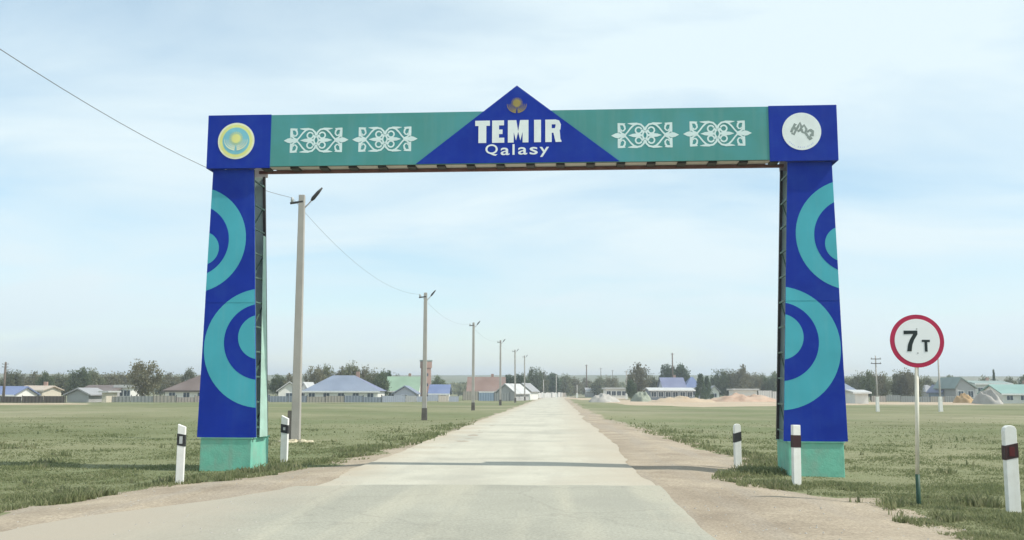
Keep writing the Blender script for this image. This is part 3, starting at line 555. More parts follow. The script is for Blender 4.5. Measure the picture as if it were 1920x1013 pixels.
# ------------------------------------------------------------------ utility poles along the road
def stone(parent, x, y, z, s, seed):
    random.seed(seed); b = MB(); n = 7; vs = []; fs = []
    for k, (zz, rr) in enumerate(((0, 1), (.35, 1.08), (.7, .75))):
        for q in range(n):
            a = 2 * math.pi * q / n; r = rr * s * random.uniform(.75, 1.2); vs.append((x + r * math.cos(a), y + r * .8 * math.sin(a), z + zz * s * random.uniform(.85, 1.1)))
    fs = [(k * n + q, k * n + (q + 1) % n, (k + 1) * n + (q + 1) % n, (k + 1) * n + q) for k in range(2) for q in range(n)] + [tuple(range(2 * n, 3 * n))]
    b.add(vs, fs); return b.build('stone', M['stone'], parent)
def pole(xb, xt, ytop, d, label, wb, wt, lamp=True, base=None, ins=True, mt='concrete', group='poles of the roadside power line', grey=True):
    p = at(xb, 760, d); p.z = gz(p.x, p.y); t = at(xt, ytop, d) - p
    r = empty('utility_pole', p); tag(r, label, 'utility pole', group)
    b = MB(); b.box(-wb / 2, wb / 2, -wb * .42, wb * .42, -.4, t.z, (t.x - wt / 2, t.x + wt / 2, -wt * .42, wt * .42)); b.build('shaft', M[mt], r, .015)
    if ins:
        b = MB(); b.bar((t.x - .36, -.05, t.z - .28), (t.x + .05, -.05, t.z - .22), .06); br = b.build('crossarm', M['dark_steel'], r)
        b = MB(); b.tube([(t.x - .30, -.05, t.z - .25), (t.x - .30, -.05, t.z - .13), (t.x - .30, -.05, t.z - .08)], [.045, .05, .025], 8); b.build('insulator', M['reflector'], br)
    if lamp:
        q_ = 1.0 if lamp is True else lamp
        b = MB(); b.tube([(t.x + wt * .3, 0, t.z - .45), (t.x + .22, 0, t.z - .28), (t.x + .40, 0, t.z - .06)], .022, 8); b.build('lamp_arm', M['galv'], r)
        b = MB(); b.tube([(t.x + .30, 0, t.z - .18), (t.x + .30 + .06 * q_, 0, t.z - .18 + .08 * q_), (t.x + .30 + .22 * q_, 0, t.z - .18 + .28 * q_), (t.x + .30 + .34 * q_, 0, t.z - .18 + .42 * q_)], [.035, .065 * q_, .055 * q_, .025], 10); b.build('lamp_head', M['dark_steel'], r)
    if base == 'sleeve':
        b = MB(); b.box(-wb * .62, wb * .62, -wb * .55, wb * .55, -.05, .66, (-wb * .56, wb * .56, -wb * .5, wb * .5)); b.build('base_sleeve', M['tar'], r)
    return r, t, p
dirp = Vector((.0472, 1))
P1, t1, p1 = pole(556.5, 566.5, 366, 30.2, 'thick concrete pole with upward-tilted street lamp and pale stones at its foot', .275, .185)
b = MB(); b.box(-.28, -.145, -.12, .12, -.3, .95, (-.25, -.14, -.10, .10)); b.build('steel_stub', M['tar'], P1)
poles = [(p1, t1)]
spec = [(796, 798, 549, 53.0, 'slim concrete pole with dark tarred foot standing in front of the brick tower', 'sleeve'),
        (887, 888, 605, 81.0, 'street lamp pole rising before the left end of the red-brown roofed house', 'sleeve'),
        (938, 938.5, 638, 111.0, 'street lamp pole rising before the right end of the red-brown roofed house', 'sleeve'),
        (966, 965.5, 656, 141, 'thin pole in front of the white and grey gabled houses', 'sleeve'),
        (984, 983.5, 667, 172, 'thin far pole beside the white gabled house at the road bend', 'sleeve')]
for xb, xt, yt, d, lb, bs in spec:
    r, t, p = pole(xb, xt, yt, d, lb, .25, .18, .75, bs); poles.append((p, t))
# the line's previous pole stands beside the camera, out of the frame
p0 = Vector((p1.x - .0472 * 26 - .25, p1.y - 26, 0)); p0.z = gz(p0.x, p0.y)
r0 = empty('utility_pole', p0); tag(r0, 'concrete pole on the grass beside the worn asphalt apron', 'utility pole', 'poles of the roadside power line')
b = MB(); b.box(-.15, .15, -.13, .13, -.4, t1.z - .1, (-.1, .1, -.09, .09)); b.build('shaft', M['concrete'], r0, .015)
b = MB(); b.bar((-.36, -.05, t1.z - .38), (.05, -.05, t1.z - .32), .06); b.build('crossarm', M['dark_steel'], r0)
att = [p0 + Vector((-.30, -.05, t1.z - .25))] + [p + Vector((t.x - .30, -.05, t.z - .10)) for p, t in poles]
labs = ['grey cable sagging down across the sky to the thick concrete pole', 'thin cable between the thick concrete pole and the pole by the brick tower', 'thin cable from the pole by the brick tower on to the next lamp pole',
        'thin cable between the two lamp poles before the red-brown roofed house', 'thin cable between far poles near the white gabled houses']
for k in range(5):
    A, B = att[k], att[k + 1]; sag = (.88, .75, .6, .5, .5)[k]
    b = MB(); b.tube([A.lerp(B, s) - Vector((0, 0, 4 * sag * s * (1 - s))) for s in np.linspace(0, 1, 25)], (.0075, .005, .005, .005, .005)[k], 6)
    tag(b.build('power_cable', M['wire']), labs[k], 'cable', 'spans of the roadside power line')
for k, (dx, dy, s) in enumerate(((-.30, -.38, .13), (.0, -.45, .17), (.30, -.40, .15), (.52, -.30, .10), (-.10, -.62, .09))):
    x, y = p1.x + dx, p1.y + dy; r = empty('stone', (x, y, gz(x, y) - .02)); st = stone(r, 0, 0, 0, s, k); 
    st.parent = None; st.location = r.location; bpy.data.objects.remove(r); st.name = 'stone'
    tag(st, 'pale yellowish stone lying at the foot of the thick concrete pole', 'stone', 'stones round the pole foot')

# ------------------------------------------------------------------ the village
def house(label, x0, x1, ytop, yeave, d, kind, wall, roof, dep=8, nwin=3, chim=0, fascia=True, ridge=.5, rz=0, group=None, name='house', fas='frame', roofR=None):
    A = at(x0, yeave, d); B = at(x1, yeave, d); cxm = (A.x + B.x) / 2; w = B.x - A.x
    r = empty(name, (cxm, d + dep / 2, gz(cxm, d)), R_(rz)); tag(r, label, 'house' if name == 'house' else name.replace('_', ' '), group)
    g = gz(cxm, d); ze = A.z - g; zr = at((x0 + x1) / 2, ytop, d + (dep / 2 if kind != 'front' else 0)).z - g; hd = dep / 2; ov = .35; ww = w / 2 - ov
    wl = MB(); wl.box(-ww, ww, -hd + ov, hd - ov, -.4, ze - .02)
    if kind == 'front':
        wl.prism_xz([(-ww, ze - .019), (ww, ze - .019), (ww * (2 * ridge - 1), zr - .25)], -hd + ov, hd - ov)
    if kind == 'side':
        for s in (-1, 1): wl.add([(s * ww, -hd + ov, ze - .02), (s * ww, hd - ov, ze - .02), (s * ww, 0, zr - .2)], [(0, 1, 2)])
    wo = wl.build('wall', M[wall], r)
    rf = MB(); th = .14
    if kind == 'front':
        rx = w * (ridge - .5)
        rf.add([(-w / 2, -hd, ze), (rx, -hd, zr), (w / 2, -hd, ze), (w / 2, -hd, ze - th), (rx, -hd, zr - th * 1.4), (-w / 2, -hd, ze - th),
                (-w / 2, hd, ze), (rx, hd, zr), (w / 2, hd, ze), (w / 2, hd, ze - th), (rx, hd, zr - th * 1.4), (-w / 2, hd, ze - th)],
               [(0, 6, 7, 1), (1, 7, 8, 2), (2, 8, 9, 3), (3, 9, 10, 4), (4, 10, 11, 5), (5, 11, 6, 0), (0, 1, 4, 5), (1, 2, 3, 4), (11, 10, 7, 6), (10, 9, 8, 7)])
    elif kind == 'side':
        rf.add([(-w / 2, -hd, ze), (w / 2, -hd, ze), (w / 2, 0, zr), (-w / 2, 0, zr), (w / 2, hd, ze), (-w / 2, hd, ze),
                (-w / 2, -hd, ze - th), (w / 2, -hd, ze - th), (w / 2, 0, zr - th * 1.5), (-w / 2, 0, zr - th * 1.5), (w / 2, hd, ze - th), (-w / 2, hd, ze - th)],
               [(0, 1, 2, 3), (3, 2, 4, 5), (6, 9, 8, 7), (9, 11, 10, 8), (0, 6, 7, 1), (5, 4, 10, 11), (0, 3, 9, 6), (3, 5, 11, 9), (1, 7, 8, 2), (2, 8, 10, 4)])
    elif kind == 'hip':
        rl = max(.3, w / 2 - hd * .95); rx = w * (ridge - .5)
        rf.add([(-w / 2, -hd, ze), (w / 2, -hd, ze), (w / 2, hd, ze), (-w / 2, hd, ze), (rx - rl, 0, zr), (rx + rl, 0, zr)], [(0, 1, 5, 4), (2, 3, 4, 5), (3, 0, 4), (3, 2, 1, 0)])
        if roofR is None: rf.add([(w / 2, -hd, ze), (w / 2, hd, ze), (rx + rl, 0, zr)], [(0, 1, 2)])
    elif kind == 'flat':
        rf.box(-w / 2, w / 2, -hd, hd, ze, zr)
    ro = rf.build('roof', M[roof], r)
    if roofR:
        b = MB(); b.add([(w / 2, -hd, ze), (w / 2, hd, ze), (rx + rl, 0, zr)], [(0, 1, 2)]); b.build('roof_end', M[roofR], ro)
    if fascia and kind in ('side', 'hip'):
        b = MB(); b.box(-w / 2 - .02, w / 2 + .02, -hd - .05, -hd - .004, ze - .24, ze - .005); b.build('fascia', M[fas], ro)
    for k in range(chim):
        x = w * (.15 - .35 * k); b = MB(); b.box(x - .25, x + .25, .2, .7, ze, zr + .6); b.build('chimney', M['wall_brick'], ro)
    hw_ = min(1.3, ze * .45)
    for k in range(nwin):
        x = -ww + 2 * ww * (k + .5) / nwin; z = ze * .56; y = -hd + ov
        b = MB(); b.box(x - .55, x + .55, y - .05, y - .004, z - hw_ / 2 - .08, z + hw_ / 2 + .08); f = b.build('window', M['frame'], r)
        b = MB(); b.box(x - .46, x - .03, y - .065, y - .052, z - hw_ / 2, z + hw_ / 2); b.box(x + .03, x + .46, y - .065, y - .052, z - hw_ / 2, z + hw_ / 2); b.build('pane', M['pane'], f)
    return r
def fence(label, x0, x1, ytop, d, m_, d1=None, step=2.6, group=None):
    d1 = d1 or d; A = at(x0, 750, d); B = at(x1, 750, d1); g = gz(A.x, A.y); h = at(x0, ytop, d).z - g
    ang = math.atan2(B.y - A.y, B.x - A.x); L = math.hypot(B.x - A.x, B.y - A.y)
    r = empty('fence', (A.x, A.y, g), ang); tag(r, label, 'fence', group); n = max(1, round(L / step)); s = L / n
    pan = None; cb = MB()
    k = 0; q = []                                   # shared corrugated panel
    nn = 12
    vs = []; 
    for i_ in range(nn + 1):
        x = .04 + (s - .08) * i_ / nn; y = .02 * (1 if i_ % 2 else -1); vs += [(x, y, .03), (x, y, h)]
    cb.add(vs, [(2 * i_, 2 * i_ + 2, 2 * i_ + 3, 2 * i_ + 1) for i_ in range(nn)]); pms = []
    for mm in (m_, m_, m_, 'fence_grey', 'fence_weathered'): pm = cb.mesh('panel'); pm.materials.append(M[mm]); pms.append(pm)
    pb = MB(); pb.box(-.04, .04, .03, .11, -.5, h + .04); po = pb.mesh('post'); po.materials.append(M['dark_steel'])
    for k in range(n):
        o = obj_from(random.choice(pms), 'panel', r, (k * s, random.uniform(-.02, .02), random.uniform(-.22, .08)))
    for k in range(n + 1): obj_from(po, 'post', r, (k * s, 0, 0))
    return r
def mound(name, label, x0, x1, ytop, d, m_, dep=4, seed=0, group=None, cat=None):
    A = at(x0, 750, d); B = at(x1, 750, d); cxm = (A.x + B.x) / 2; w = (B.x - A.x) / 2; g = gz(cxm, d); h = at((x0 + x1) / 2, ytop, d).z - g
    b = MB(); n, m2 = 44, 12; vs = [(0, 0, h * .85)]
    for j_ in range(1, m2 + 1):
        rr = j_ / m2
        for i_ in range(n):
            a = 2 * math.pi * i_ / n; k = 1 + .22 * n2(math.cos(a) * 1.5, math.sin(a) * 1.5, 1, seed)
            x, y = w * rr * k * math.cos(a), dep * rr * k * math.sin(a)
            z = h * (max(0, 1 - rr ** 2.6)) * (.80 + .45 * n2(x / w * 3.2, y / dep, 1, seed + 3) + .25 * n2(x / w * 9, y / dep * 3, 1, seed + 5) + .2 * n2(x * 1.3, y * 1.3, 1, seed + 9)) - .12 * rr
            vs.append((x, y, z))
    fs = [(0, 1 + i_, 1 + (i_ + 1) % n) for i_ in range(n)] + [(1 + (j_ - 1) * n + i_, 1 + j_ * n + i_, 1 + j_ * n + (i_ + 1) % n, 1 + (j_ - 1) * n + (i_ + 1) % n) for j_ in range(1, m2) for i_ in range(n)]
    b.add(vs, fs, True); o = b.build(name, M[m_]); o.location = (cxm, d + dep * .6, g); tag(o, label, cat or 'mound', group); return o
# left of the road
house('low house with bright blue roof beside the dark fence end', -60, 26, 724, 740, 140, 'side', 'wall_white', 'roof_blue', 8, 3)
house('low beige-roofed house behind the dark fence', 26, 82, 723, 731, 150, 'side', 'wall_cream', 'roof_beige', 7, 2, chim=1, fas='wall_cream')
fence('dark brown board fence in front of the beige-roofed house', -80, 122, 742, 118, 'fence_dark')
house('grey gabled shed between the dark fence and the grey-green fence', 118, 170, 727, 740, 121, 'front', 'wall_grey', 'roof_grey', 6, 0, name='shed')
house('dark-roofed low house behind the grey shed', 145, 218, 722, 733, 150, 'side', 'wall_grey', 'roof_brown', 8, 1, fas='fence_dark')
house('small flat cream outbuilding beside the grey shed', 184, 203, 733, 736, 120, 'flat', 'wall_cream', 'roof_pale', 4, 0, name='outbuilding')
house('small bright white house beside the large round tree', 213, 248, 722, 727, 152, 'flat', 'wall_white', 'roof_pale', 7, 2)
fence('grey-green metal fence under the large round tree', 203, 330, 741, 122, 'fence_grey')
house('house with dark brown hipped roof behind the pinkish fence', 304, 420, 704, 732, 150, 'hip', 'wall_white', 'roof_brown', 9, 4, chim=1, fas='fence_dark')
fence('pinkish grey fence in front of the dark brown roofed house', 330, 470, 742, 124, 'fence_pink')
house('white gabled cottage left of the thick concrete pole', 508, 556, 715, 733, 150, 'front', 'wall_white', 'roof_pale', 8, 1, rz=12)
house('white cottage half behind the thick concrete pole', 556, 580, 716, 734, 158, 'front', 'wall_white', 'roof_pale', 8, 1)
house('large house with slate-blue hipped roof and violet-blue end', 566, 712, 704, 733, 150, 'hip', 'wall_white', 'roof_slate', 9, 5, chim=1, roofR='roof_violet', ridge=.47)
fence('long blue-grey fence in front of the large slate-blue roofed house', 470, 716, 741, 135, 'fence_blue_grey')
fence('pale blue-grey fence in front of the green-roofed house', 716, 860, 741, 136, 'fence_blue_grey', 150)
house('house with pale green roof behind the low blue gable', 720, 786, 706, 733, 185, 'side', 'wall_white', 'roof_green', 9, 3, chim=1)
house('low house with pale blue gable in front of the green roof', 734, 782, 723, 738, 158, 'front', 'wall_lilac', 'roof_slate', 7, 1)
house('house with deep blue roof right of the brick tower', 802, 843, 721, 738, 165, 'side', 'wall_white', 'roof_blue', 7, 2)
# brick tower
p = at(797, 745, 170); tw = empty('brick_tower', (p.x, p.y + 1, gz(p.x, p.y)), R_(28)); tag(tw, 'tall square red-brick tower rising behind the roadside pole', 'tower')
h = at(797, 675, 170).z - tw.location.z; w = .74
b = MB(); b.box(-w, w, -w, w, -.3, h * .80, (-w * .92, w * .92, -w * .92, w * .92)); b.build('shaft', M['wall_brick'], tw)
b = MB(); b.box(-w * 1.08, w * 1.08, -w * 1.08, w * 1.08, h * .80, h * .965); b.build('head', M['wall_brick'], tw)
b = MB(); b.box(-w * 1.16, w * 1.16, -w * 1.16, w * 1.16, h * .967, h); b.build('cornice', M['roof_moss'], tw)
for q in (.35, .6):
    b = MB(); b.box(-.14, .14, -w * 1.0, -w * .9, h * q, h * q + .5); b.build('opening', M['pane'], tw)
house('house with tall red-brown roof behind the light blue fence', 874, 948, 707, 734, 185, 'side', 'wall_cream', 'roof_red', 10, 3, chim=1)
fence('light blue metal fence before the red-brown roofed house', 868, 956, 735, 165, 'fence_blue')
house('grey gabled house next to the light blue fence', 938, 984, 719, 738, 170, 'front', 'wall_grey', 'roof_pale', 9, 1, rz=-18)
house('white gabled house at the road bend', 968, 1006, 718, 734, 185, 'front', 'wall_white', 'roof_grey', 9, 1, rz=-12)
fence('pale fence running from the white gabled house towards the road bend', 1004, 1062, 736, 235, 'fence_pale', 300)
# right of the road
house('low white shop-like house behind the grey spoil heap', 1134, 1178, 727, 730, 235, 'flat', 'wall_white', 'roof_pale', 8, 4)
house('grey low shed right of the white shop-like house', 1098, 1134, 727, 733, 290, 'side', 'wall_grey', 'roof_grey', 8, 1, name='shed')
mound('spoil_heap', 'grey spoil heap beside the far end of the road', 1104, 1166, 737, 150, 'spoil', 5, 3)
mound('spoil_heap', 'dull green-grey heap under the brown roadside tree', 1186, 1226, 733, 160, 'green_heap', 5, 4)
house('long low house with pale roof edge and teal-grey wall', 1216, 1304, 727, 731, 190, 'side', 'fence_blue_grey', 'roof_pale', 8, 6)
house('blue-roofed house in front of the round dark trees', 1242, 1288, 708, 727, 225, 'side', 'wall_lilac', 'roof_violet', 9, 2, chim=1)
house('smaller blue-roofed house beside the dark conifer', 1284, 1316, 707, 727, 240, 'hip', 'wall_lilac', 'roof_blue', 8, 1, ridge=.6)
house('small pale grey house right of the dark conifer', 1328, 1352, 723, 735, 215, 'front', 'wall_white', 'roof_grey', 7, 1)
house('low white shed on the tan clay bank', 1374, 1424, 729, 732, 170, 'flat', 'wall_white', 'roof_pale', 5, 0, name='shed')
mound('rubble_bank', 'long bank of brick-red rubble in front of the low white shed', 1325, 1470, 739, 160, 'rubble', 4, 7)
mound('clay_bank', 'long tan clay bank left of the brick-red rubble', 1215, 1345, 742, 150, 'clay', 4, 9)
fence('grey fence behind the brick-red rubble bank', 1422, 1475, 733, 185, 'fence_pale')
house('house with slate-blue roof right beside the arch pillar', 1540, 1612, 706, 734, 150, 'hip', 'wall_lilac', 'roof_slate', 9, 2)
house('small bright white house next to the arch pillar', 1600, 1634, 731, 735, 138, 'side', 'wall_white', 'roof_pale', 6, 0)
house('pale grey house behind the weight limit sign post', 1736, 1770, 722, 735, 190, 'hip', 'wall_grey', 'roof_grey', 8, 2)
house('small house with bright blue gable right of the weight limit sign', 1766, 1792, 721, 736, 180, 'front', 'fence_blue', 'roof_violet', 7, 1)
house('house with tall moss-grey gable and white porch', 1790, 1834, 707, 728, 175, 'front', 'wall_grey', 'roof_moss', 9, 2, ridge=.3)
house('wide white house with low moss-green roof', 1828, 1900, 714, 719, 185, 'side', 'wall_white', 'roof_moss', 9, 4, chim=1)
house('low white house with teal roof at the village edge', 1878, 1990, 721, 738, 150, 'side', 'wall_white', 'roof_teal', 8, 4, chim=1)
mound('spoil_heap', 'grey heap in front of the wide white house', 1846, 1886, 731, 140, 'spoil', 4, 12)
mound('clay_heap', 'small orange clay heap in front of the moss-grey gable', 1800, 1834, 738, 150, 'orange_clay', 3, 14)
fence('pale fence on the dirt strip behind the weight limit sign', 1634, 1800, 742, 168, 'fence_pink')
# bare yards and tracks
def yard(name, pts, m_, z=.03):
    ring = []; n = len(pts)
    P = [at(x, 750, d) for x, y, d in pts]
    for k in range(n):
        for s in np.linspace(0, 1, 14, endpoint=False):
            q = P[k].lerp(P[(k + 1) % n], s); ring.append((q.x + 1.6 * fbm(q.x, q.y, .15, 51), q.y + 3.0 * fbm(q.x, q.y, .12, 53)))
    cxm = sum(a for a, _ in ring) / len(ring); cym = sum(b_ for _, b_ in ring) / len(ring)
    vs = [(cxm, cym, gz(cxm, cym) + z)]; K = 10
    for j_ in range(1, K + 1):
        for a, b_ in ring:
            x, y = cxm + (a - cxm) * j_ / K, cym + (b_ - cym) * j_ / K; vs.append((x, y, gz(x, y) + (z if j_ < K else -.05)))
    m = len(ring); fs = [(0, 1 + (k + 1) % m, 1 + k) for k in range(m)] + [(1 + (j_ - 1) * m + k, 1 + (j_ - 1) * m + (k + 1) % m, 1 + j_ * m + (k + 1) % m, 1 + j_ * m + k) for j_ in range(1, K) for k in range(m)]
    b = MB(); b.add(vs, [f[::-1] for f in fs], True); o = b.build(name, M[m_]); tag(o, kind='structure')
yard('clay_yard', [(1165, 0, 118), (1320, 0, 100), (1500, 0, 108), (1520, 0, 190), (1190, 0, 215), (1110, 0, 160)], 'clay')
yard('dirt_track', [(1560, 0, 122), (1700, 0, 128), (1850, 0, 128), (1850, 0, 165), (1560, 0, 165)], 'clay')
yard('village_street', [(1046, 0, 225), (1090, 0, 190), (1180, 0, 205), (1180, 0, 240), (1060, 0, 260)], 'clay')
yard('worn_path', [(-80, 0, 92), (170, 0, 98), (175, 0, 107), (-80, 0, 104)], 'clay', .02)
# poles on the village side
def vpole(x, ytop, d, label, white=False, arms=2, w=.2):
    p = at(x, 750, d); p.z = gz(p.x, p.y); h = at(x, ytop, d).z - p.z
    r = empty('village_pole', p); tag(r, label, 'utility pole', 'poles in the village')
    b = MB(); b.tube([(0, 0, -.4), (0, 0, h)], [w * .6, w * .38], 8); b.build('shaft', M['bark'] if not white else M['concrete'], r)
    if white: b = MB(); b.box(-w * .9, w * .9, -w * .9, w * .9, -.3, 1.3, (-w * .8, w * .8, -w * .8, w * .8)); b.build('whitewashed_foot', M['post_white'], r)
    for k in range(arms):
        b = MB(); b.bar((-.45, -.08, h - .3 - .4 * k), (.45, -.08, h - .3 - .4 * k), .06); a_ = b.build('crossarm', M['dark_steel'], r)
        for s in (-.38, .38): b = MB(); b.tube([(s, -.08, h - .28 - .4 * k), (s, -.08, h - .16 - .4 * k)], .04, 6); b.build('insulator', M['reflector'], a_)
vpole(6, 679, 135, 'dark wooden pole with crossarms by the blue-roofed house and dark fence', w=.34)
vpole(1645, 667, 85, 'slim pole with whitewashed foot near the small bright white house', True, 2, .14)
vpole(1763, 672, 84, 'slim pole with whitewashed foot just behind the weight limit sign', True, 0, .16)
vpole(1262, 662, 240, 'tall pole rising out of the round dark trees', arms=1, w=.36)
vpole(1175, 695, 215, 'pole beside the low white shop-like house and brown tree', True, 1, .28)
vpole(1043, 703, 250, 'pale pole at the road bend', True, 0, .24)
vpole(1019, 712, 240, 'pole by the pale fence at the road bend', True, 0, .24)
vpole(1100, 684, 300, 'dark leaning pole with lamp over the far street', arms=1, w=.4)
vpole(1127, 690, 330, 'thin dark pole over the far street', arms=1, w=.26)
vpole(1149, 694, 350, 'thin short pole behind the low white shop-like house', arms=1, w=.22)
vpole(1082, 722, 260, 'short pale pole at the end of the road', True, 0, .26)
vpole(1632, 700, 200, 'thin pole among the trees near the small bright white house', False, 0, .2)
# ------------------------------------------------------------------ trees
def crown_mesh(seed, kind, nclump, nleaf, ls):
    g = np.random.default_rng(seed); pts = []; rn = []; cl = []
    for k in range(nclump):
        while True:
            q = g.uniform(-1, 1, 3)
            if np.linalg.norm(q) < 1: break
        if kind == 'conifer':
            t = g.uniform(0, 1); a = g.uniform(0, 6.28); rr = (1 - t) * .42 * g.uniform(.5, 1.15) + .05; c = np.array([rr * math.cos(a), rr * math.sin(a), .08 + .9 * t]); sg2 = .06
        else:
            q *= 1.0 / max(.55, np.linalg.norm(q)) ** .5; c = np.array([q[0] * .46, q[1] * .46, .58 + q[2] * .38]); 
            c[:2] *= 1 + .25 * math.sin(3 * math.atan2(q[1], q[0]) + seed); c[2] += .07 * math.sin(5 * q[0] + seed); sg2 = g.uniform(.05, .11)
        cl.append(c); m = int(nleaf * g.uniform(.5, 1.5)); L = c + np.clip(g.normal(0, sg2, (m, 3)), -1.7 * sg2, 1.7 * sg2); pts.append(L)
        rn.append(np.clip(np.full(m, g.uniform(.15, .85)) + g.normal(0, .15, m), 0, 1))
    C = np.concatenate(pts); rn = np.concatenate(rn); C[:, 2] = np.maximum(C[:, 2], .03); n = len(C)
    u = g.normal(size=(n, 3)); u /= np.linalg.norm(u, axis=1)[:, None]; w = np.cross(u, g.normal(size=(n, 3))); w /= np.linalg.norm(w, axis=1)[:, None]
    s = ls * g.uniform(.5, 1.4, (n, 1)); u *= s; w *= s * .6
    Vv = np.stack([C - u, C + w, C + u, C - w], 1).reshape(-1, 3)
    return quick_mesh('crown', Vv, np.arange(4 * n), 4, np.repeat(rn, 4)), cl
def trunk_mesh(seed, cl, kind):
    random.seed(seed); b = MB(); b.tube([(0, 0, -.05), (.01, 0, .15), (.0, .01, .35), (.01, .0, .75 if kind == 'conifer' else .6)], [.022, .018, .014, .005], 7)
    if kind != 'conifer':
        for c in random.sample(cl, min(16, len(cl))):
            z0 = random.uniform(.12, .45); m = Vector((c[0] * .45, c[1] * .45, z0 + (c[2] - z0) * .6)); b.tube([(0, 0, z0), m, Vector(c)], [.009, .006, .002], 5)
    m = b.mesh('trunk'); m.materials.append(M['bark']); return m
VAR = {}
for kind, mt, seeds, nc, nl, ls in (('green', 'leaf_green', (1, 2, 3), 70, 62, .036), ('brown', 'leaf_brown', (4, 5, 6), 66, 54, .033), ('olive', 'leaf_olive', (7, 8, 9), 68, 58, .035), ('dark', 'leaf_dark', (10, 11), 72, 66, .038), ('conifer', 'leaf_dark', (12,), 90, 44, .034)):
    VAR[kind] = []
    for s in seeds:
        cm, cl = crown_mesh(s, kind, nc, nl, ls); cm.materials.append(M[mt]); VAR[kind].append((cm, trunk_mesh(s, cl, kind)))
tcount = 0
def tree(x, ytop, halfw, d, kind, label, group='trees of the village', name='tree'):
    global tcount
    p = at(x, 750, d); p.z = gz(p.x, p.y); h = (at(x, ytop, d).z - p.z) * 1.04; w = halfw / F * d / .50
    label = label.replace('ADJ', dict(green='fresh green', brown='sparse brownish', olive='dull olive', dark='dark green', conifer='dark')[kind])
    r = empty(name, p, random.Random(tcount * 3 + 1).uniform(0, 6.28)); r.scale = (w, w, h); tag(r, label, 'tree' if name == 'tree' else name, group)
    cm, tm = VAR[kind][tcount % len(VAR[kind])]; tcount += 1
    obj_from(cm, 'crown', r); obj_from(tm, 'trunk', r)
tree(267, 684, 27, 128, 'brown', 'large round brownish-green tree behind the grey-green fence')
for x, yt, hw, d, k in ((20, 700, 18, 170, 'olive'), (62, 704, 17, 175, 'brown'), (84, 702, 15, 170, 'green'), (118, 706, 20, 178, 'olive')): tree(x, yt, hw, d, k, 'low ADJ tree behind the beige-roofed house and dark fence', 'trees behind the dark fence')
for x, yt, hw, d, k in ((148, 697, 18, 172, 'green'), (172, 700, 18, 176, 'olive'), (204, 704, 18, 180, 'brown')): tree(x, yt, hw, d, k, 'ADJ tree behind the dark-roofed low house', 'trees behind the low dark roof')
for x, yt, hw, d, k in ((318, 706, 20, 185, 'brown'), (352, 699, 16, 190, 'olive')): tree(x, yt, hw, d, k, 'ADJ tree behind the dark brown hipped roof', 'trees behind the brown hipped roof')
for x, yt, hw, d, k in ((522, 706, 17, 175, 'green'), (546, 708, 16, 172, 'brown')): tree(x, yt, hw, d, k, 'ADJ tree behind the white gabled cottage', 'trees behind the white cottage')
for x, yt, hw, d, k in ((590, 693, 18, 178, 'brown'), (612, 692, 17, 182, 'olive'), (636, 697, 15, 186, 'brown'), (656, 690, 18, 180, 'olive'), (676, 694, 18, 184, 'brown'), (700, 700, 17, 178, 'olive'), (714, 703, 15, 172, 'green'), (722, 700, 13, 198, 'dark')):
    tree(x, yt, hw, d, k, 'ADJ tree behind the large slate-blue roof', 'trees behind the slate-blue roof')
tree(742, 707, 14, 215, 'olive', 'olive tree just behind the pale green roof')
tree(822, 709, 14, 215, 'green', 'tree just right of the brick tower behind the deep blue roof')
for x, yt, hw, d, k in ((955, 706, 12, 215, 'dark'), (976, 706, 13, 220, 'dark')): tree(x, yt, hw, d, k, 'dark tree above the grey and white gabled houses', 'trees above the gabled houses')
for x, yt, hw, d, k in ((1002, 695, 14, 270, 'green'), (1016, 700, 12, 280, 'olive'), (1036, 703, 13, 290, 'dark'), (1060, 708, 16, 300, 'olive'), (1078, 712, 14, 310, 'brown'), (1100, 714, 14, 330, 'brown'), (1124, 712, 15, 290, 'olive'), (1146, 710, 14, 280, 'brown')):
    tree(x, yt, hw, d, k, 'ADJ tree closing the view at the far end of the road', 'trees at the end of the road')
tree(1196, 691, 20, 205, 'brown', 'brown-green tree rising above the dull green-grey heap')
tree(1183, 716, 9, 190, 'dark', 'small dark bush-like tree left of the dull green-grey heap')
tree(1254, 688, 15, 255, 'dark', 'round dark green tree behind the blue roof, left one'.replace(', left one', ' below the tall pole'), 'round dark trees'); tree(1276, 690, 16, 255, 'dark', 'round dark green tree behind the blue roof below the tall pole', 'round dark trees')
tree(1314, 705, 13, 200, 'conifer', 'dark pointed conifer beside the smaller blue-roofed house'); tree(1326, 709, 12, 205, 'conifer', 'dark spreading conifer beside the small pale grey house')
for x, yt, hw, d, k in ((1222, 708, 14, 260, 'olive'), (1350, 699, 16, 235, 'green'), (1368, 699, 16, 238, 'olive'), (1390, 694, 16, 232, 'brown'), (1408, 703, 16, 236, 'brown'), (1430, 706, 15, 240, 'olive'), (1450, 704, 14, 236, 'green'), (1470, 707, 14, 236, 'olive')):
    tree(x, yt, hw, d, k, 'ADJ tree in the row behind the low white shed', 'tree row behind the white shed')
for x, yt, hw, d, k in ((1590, 712, 14, 215, 'olive'), (1612, 704, 14, 210, 'olive'), (1628, 701, 13, 175, 'green'), (1645, 704, 14, 180, 'brown'), (1660, 706, 10, 184, 'olive'), (1686, 704, 15, 178, 'olive'), (1702, 700, 16, 176, 'brown'), (1718, 706, 14, 180, 'olive'), (1740, 712, 15, 230, 'olive')):
    tree(x, yt, hw, d, k, 'ADJ tree behind the pale fence and weight limit sign', 'trees behind the sign')
tree(1866, 698, 4.5, 205, 'conifer', 'narrow dark conifer behind the wide white house')
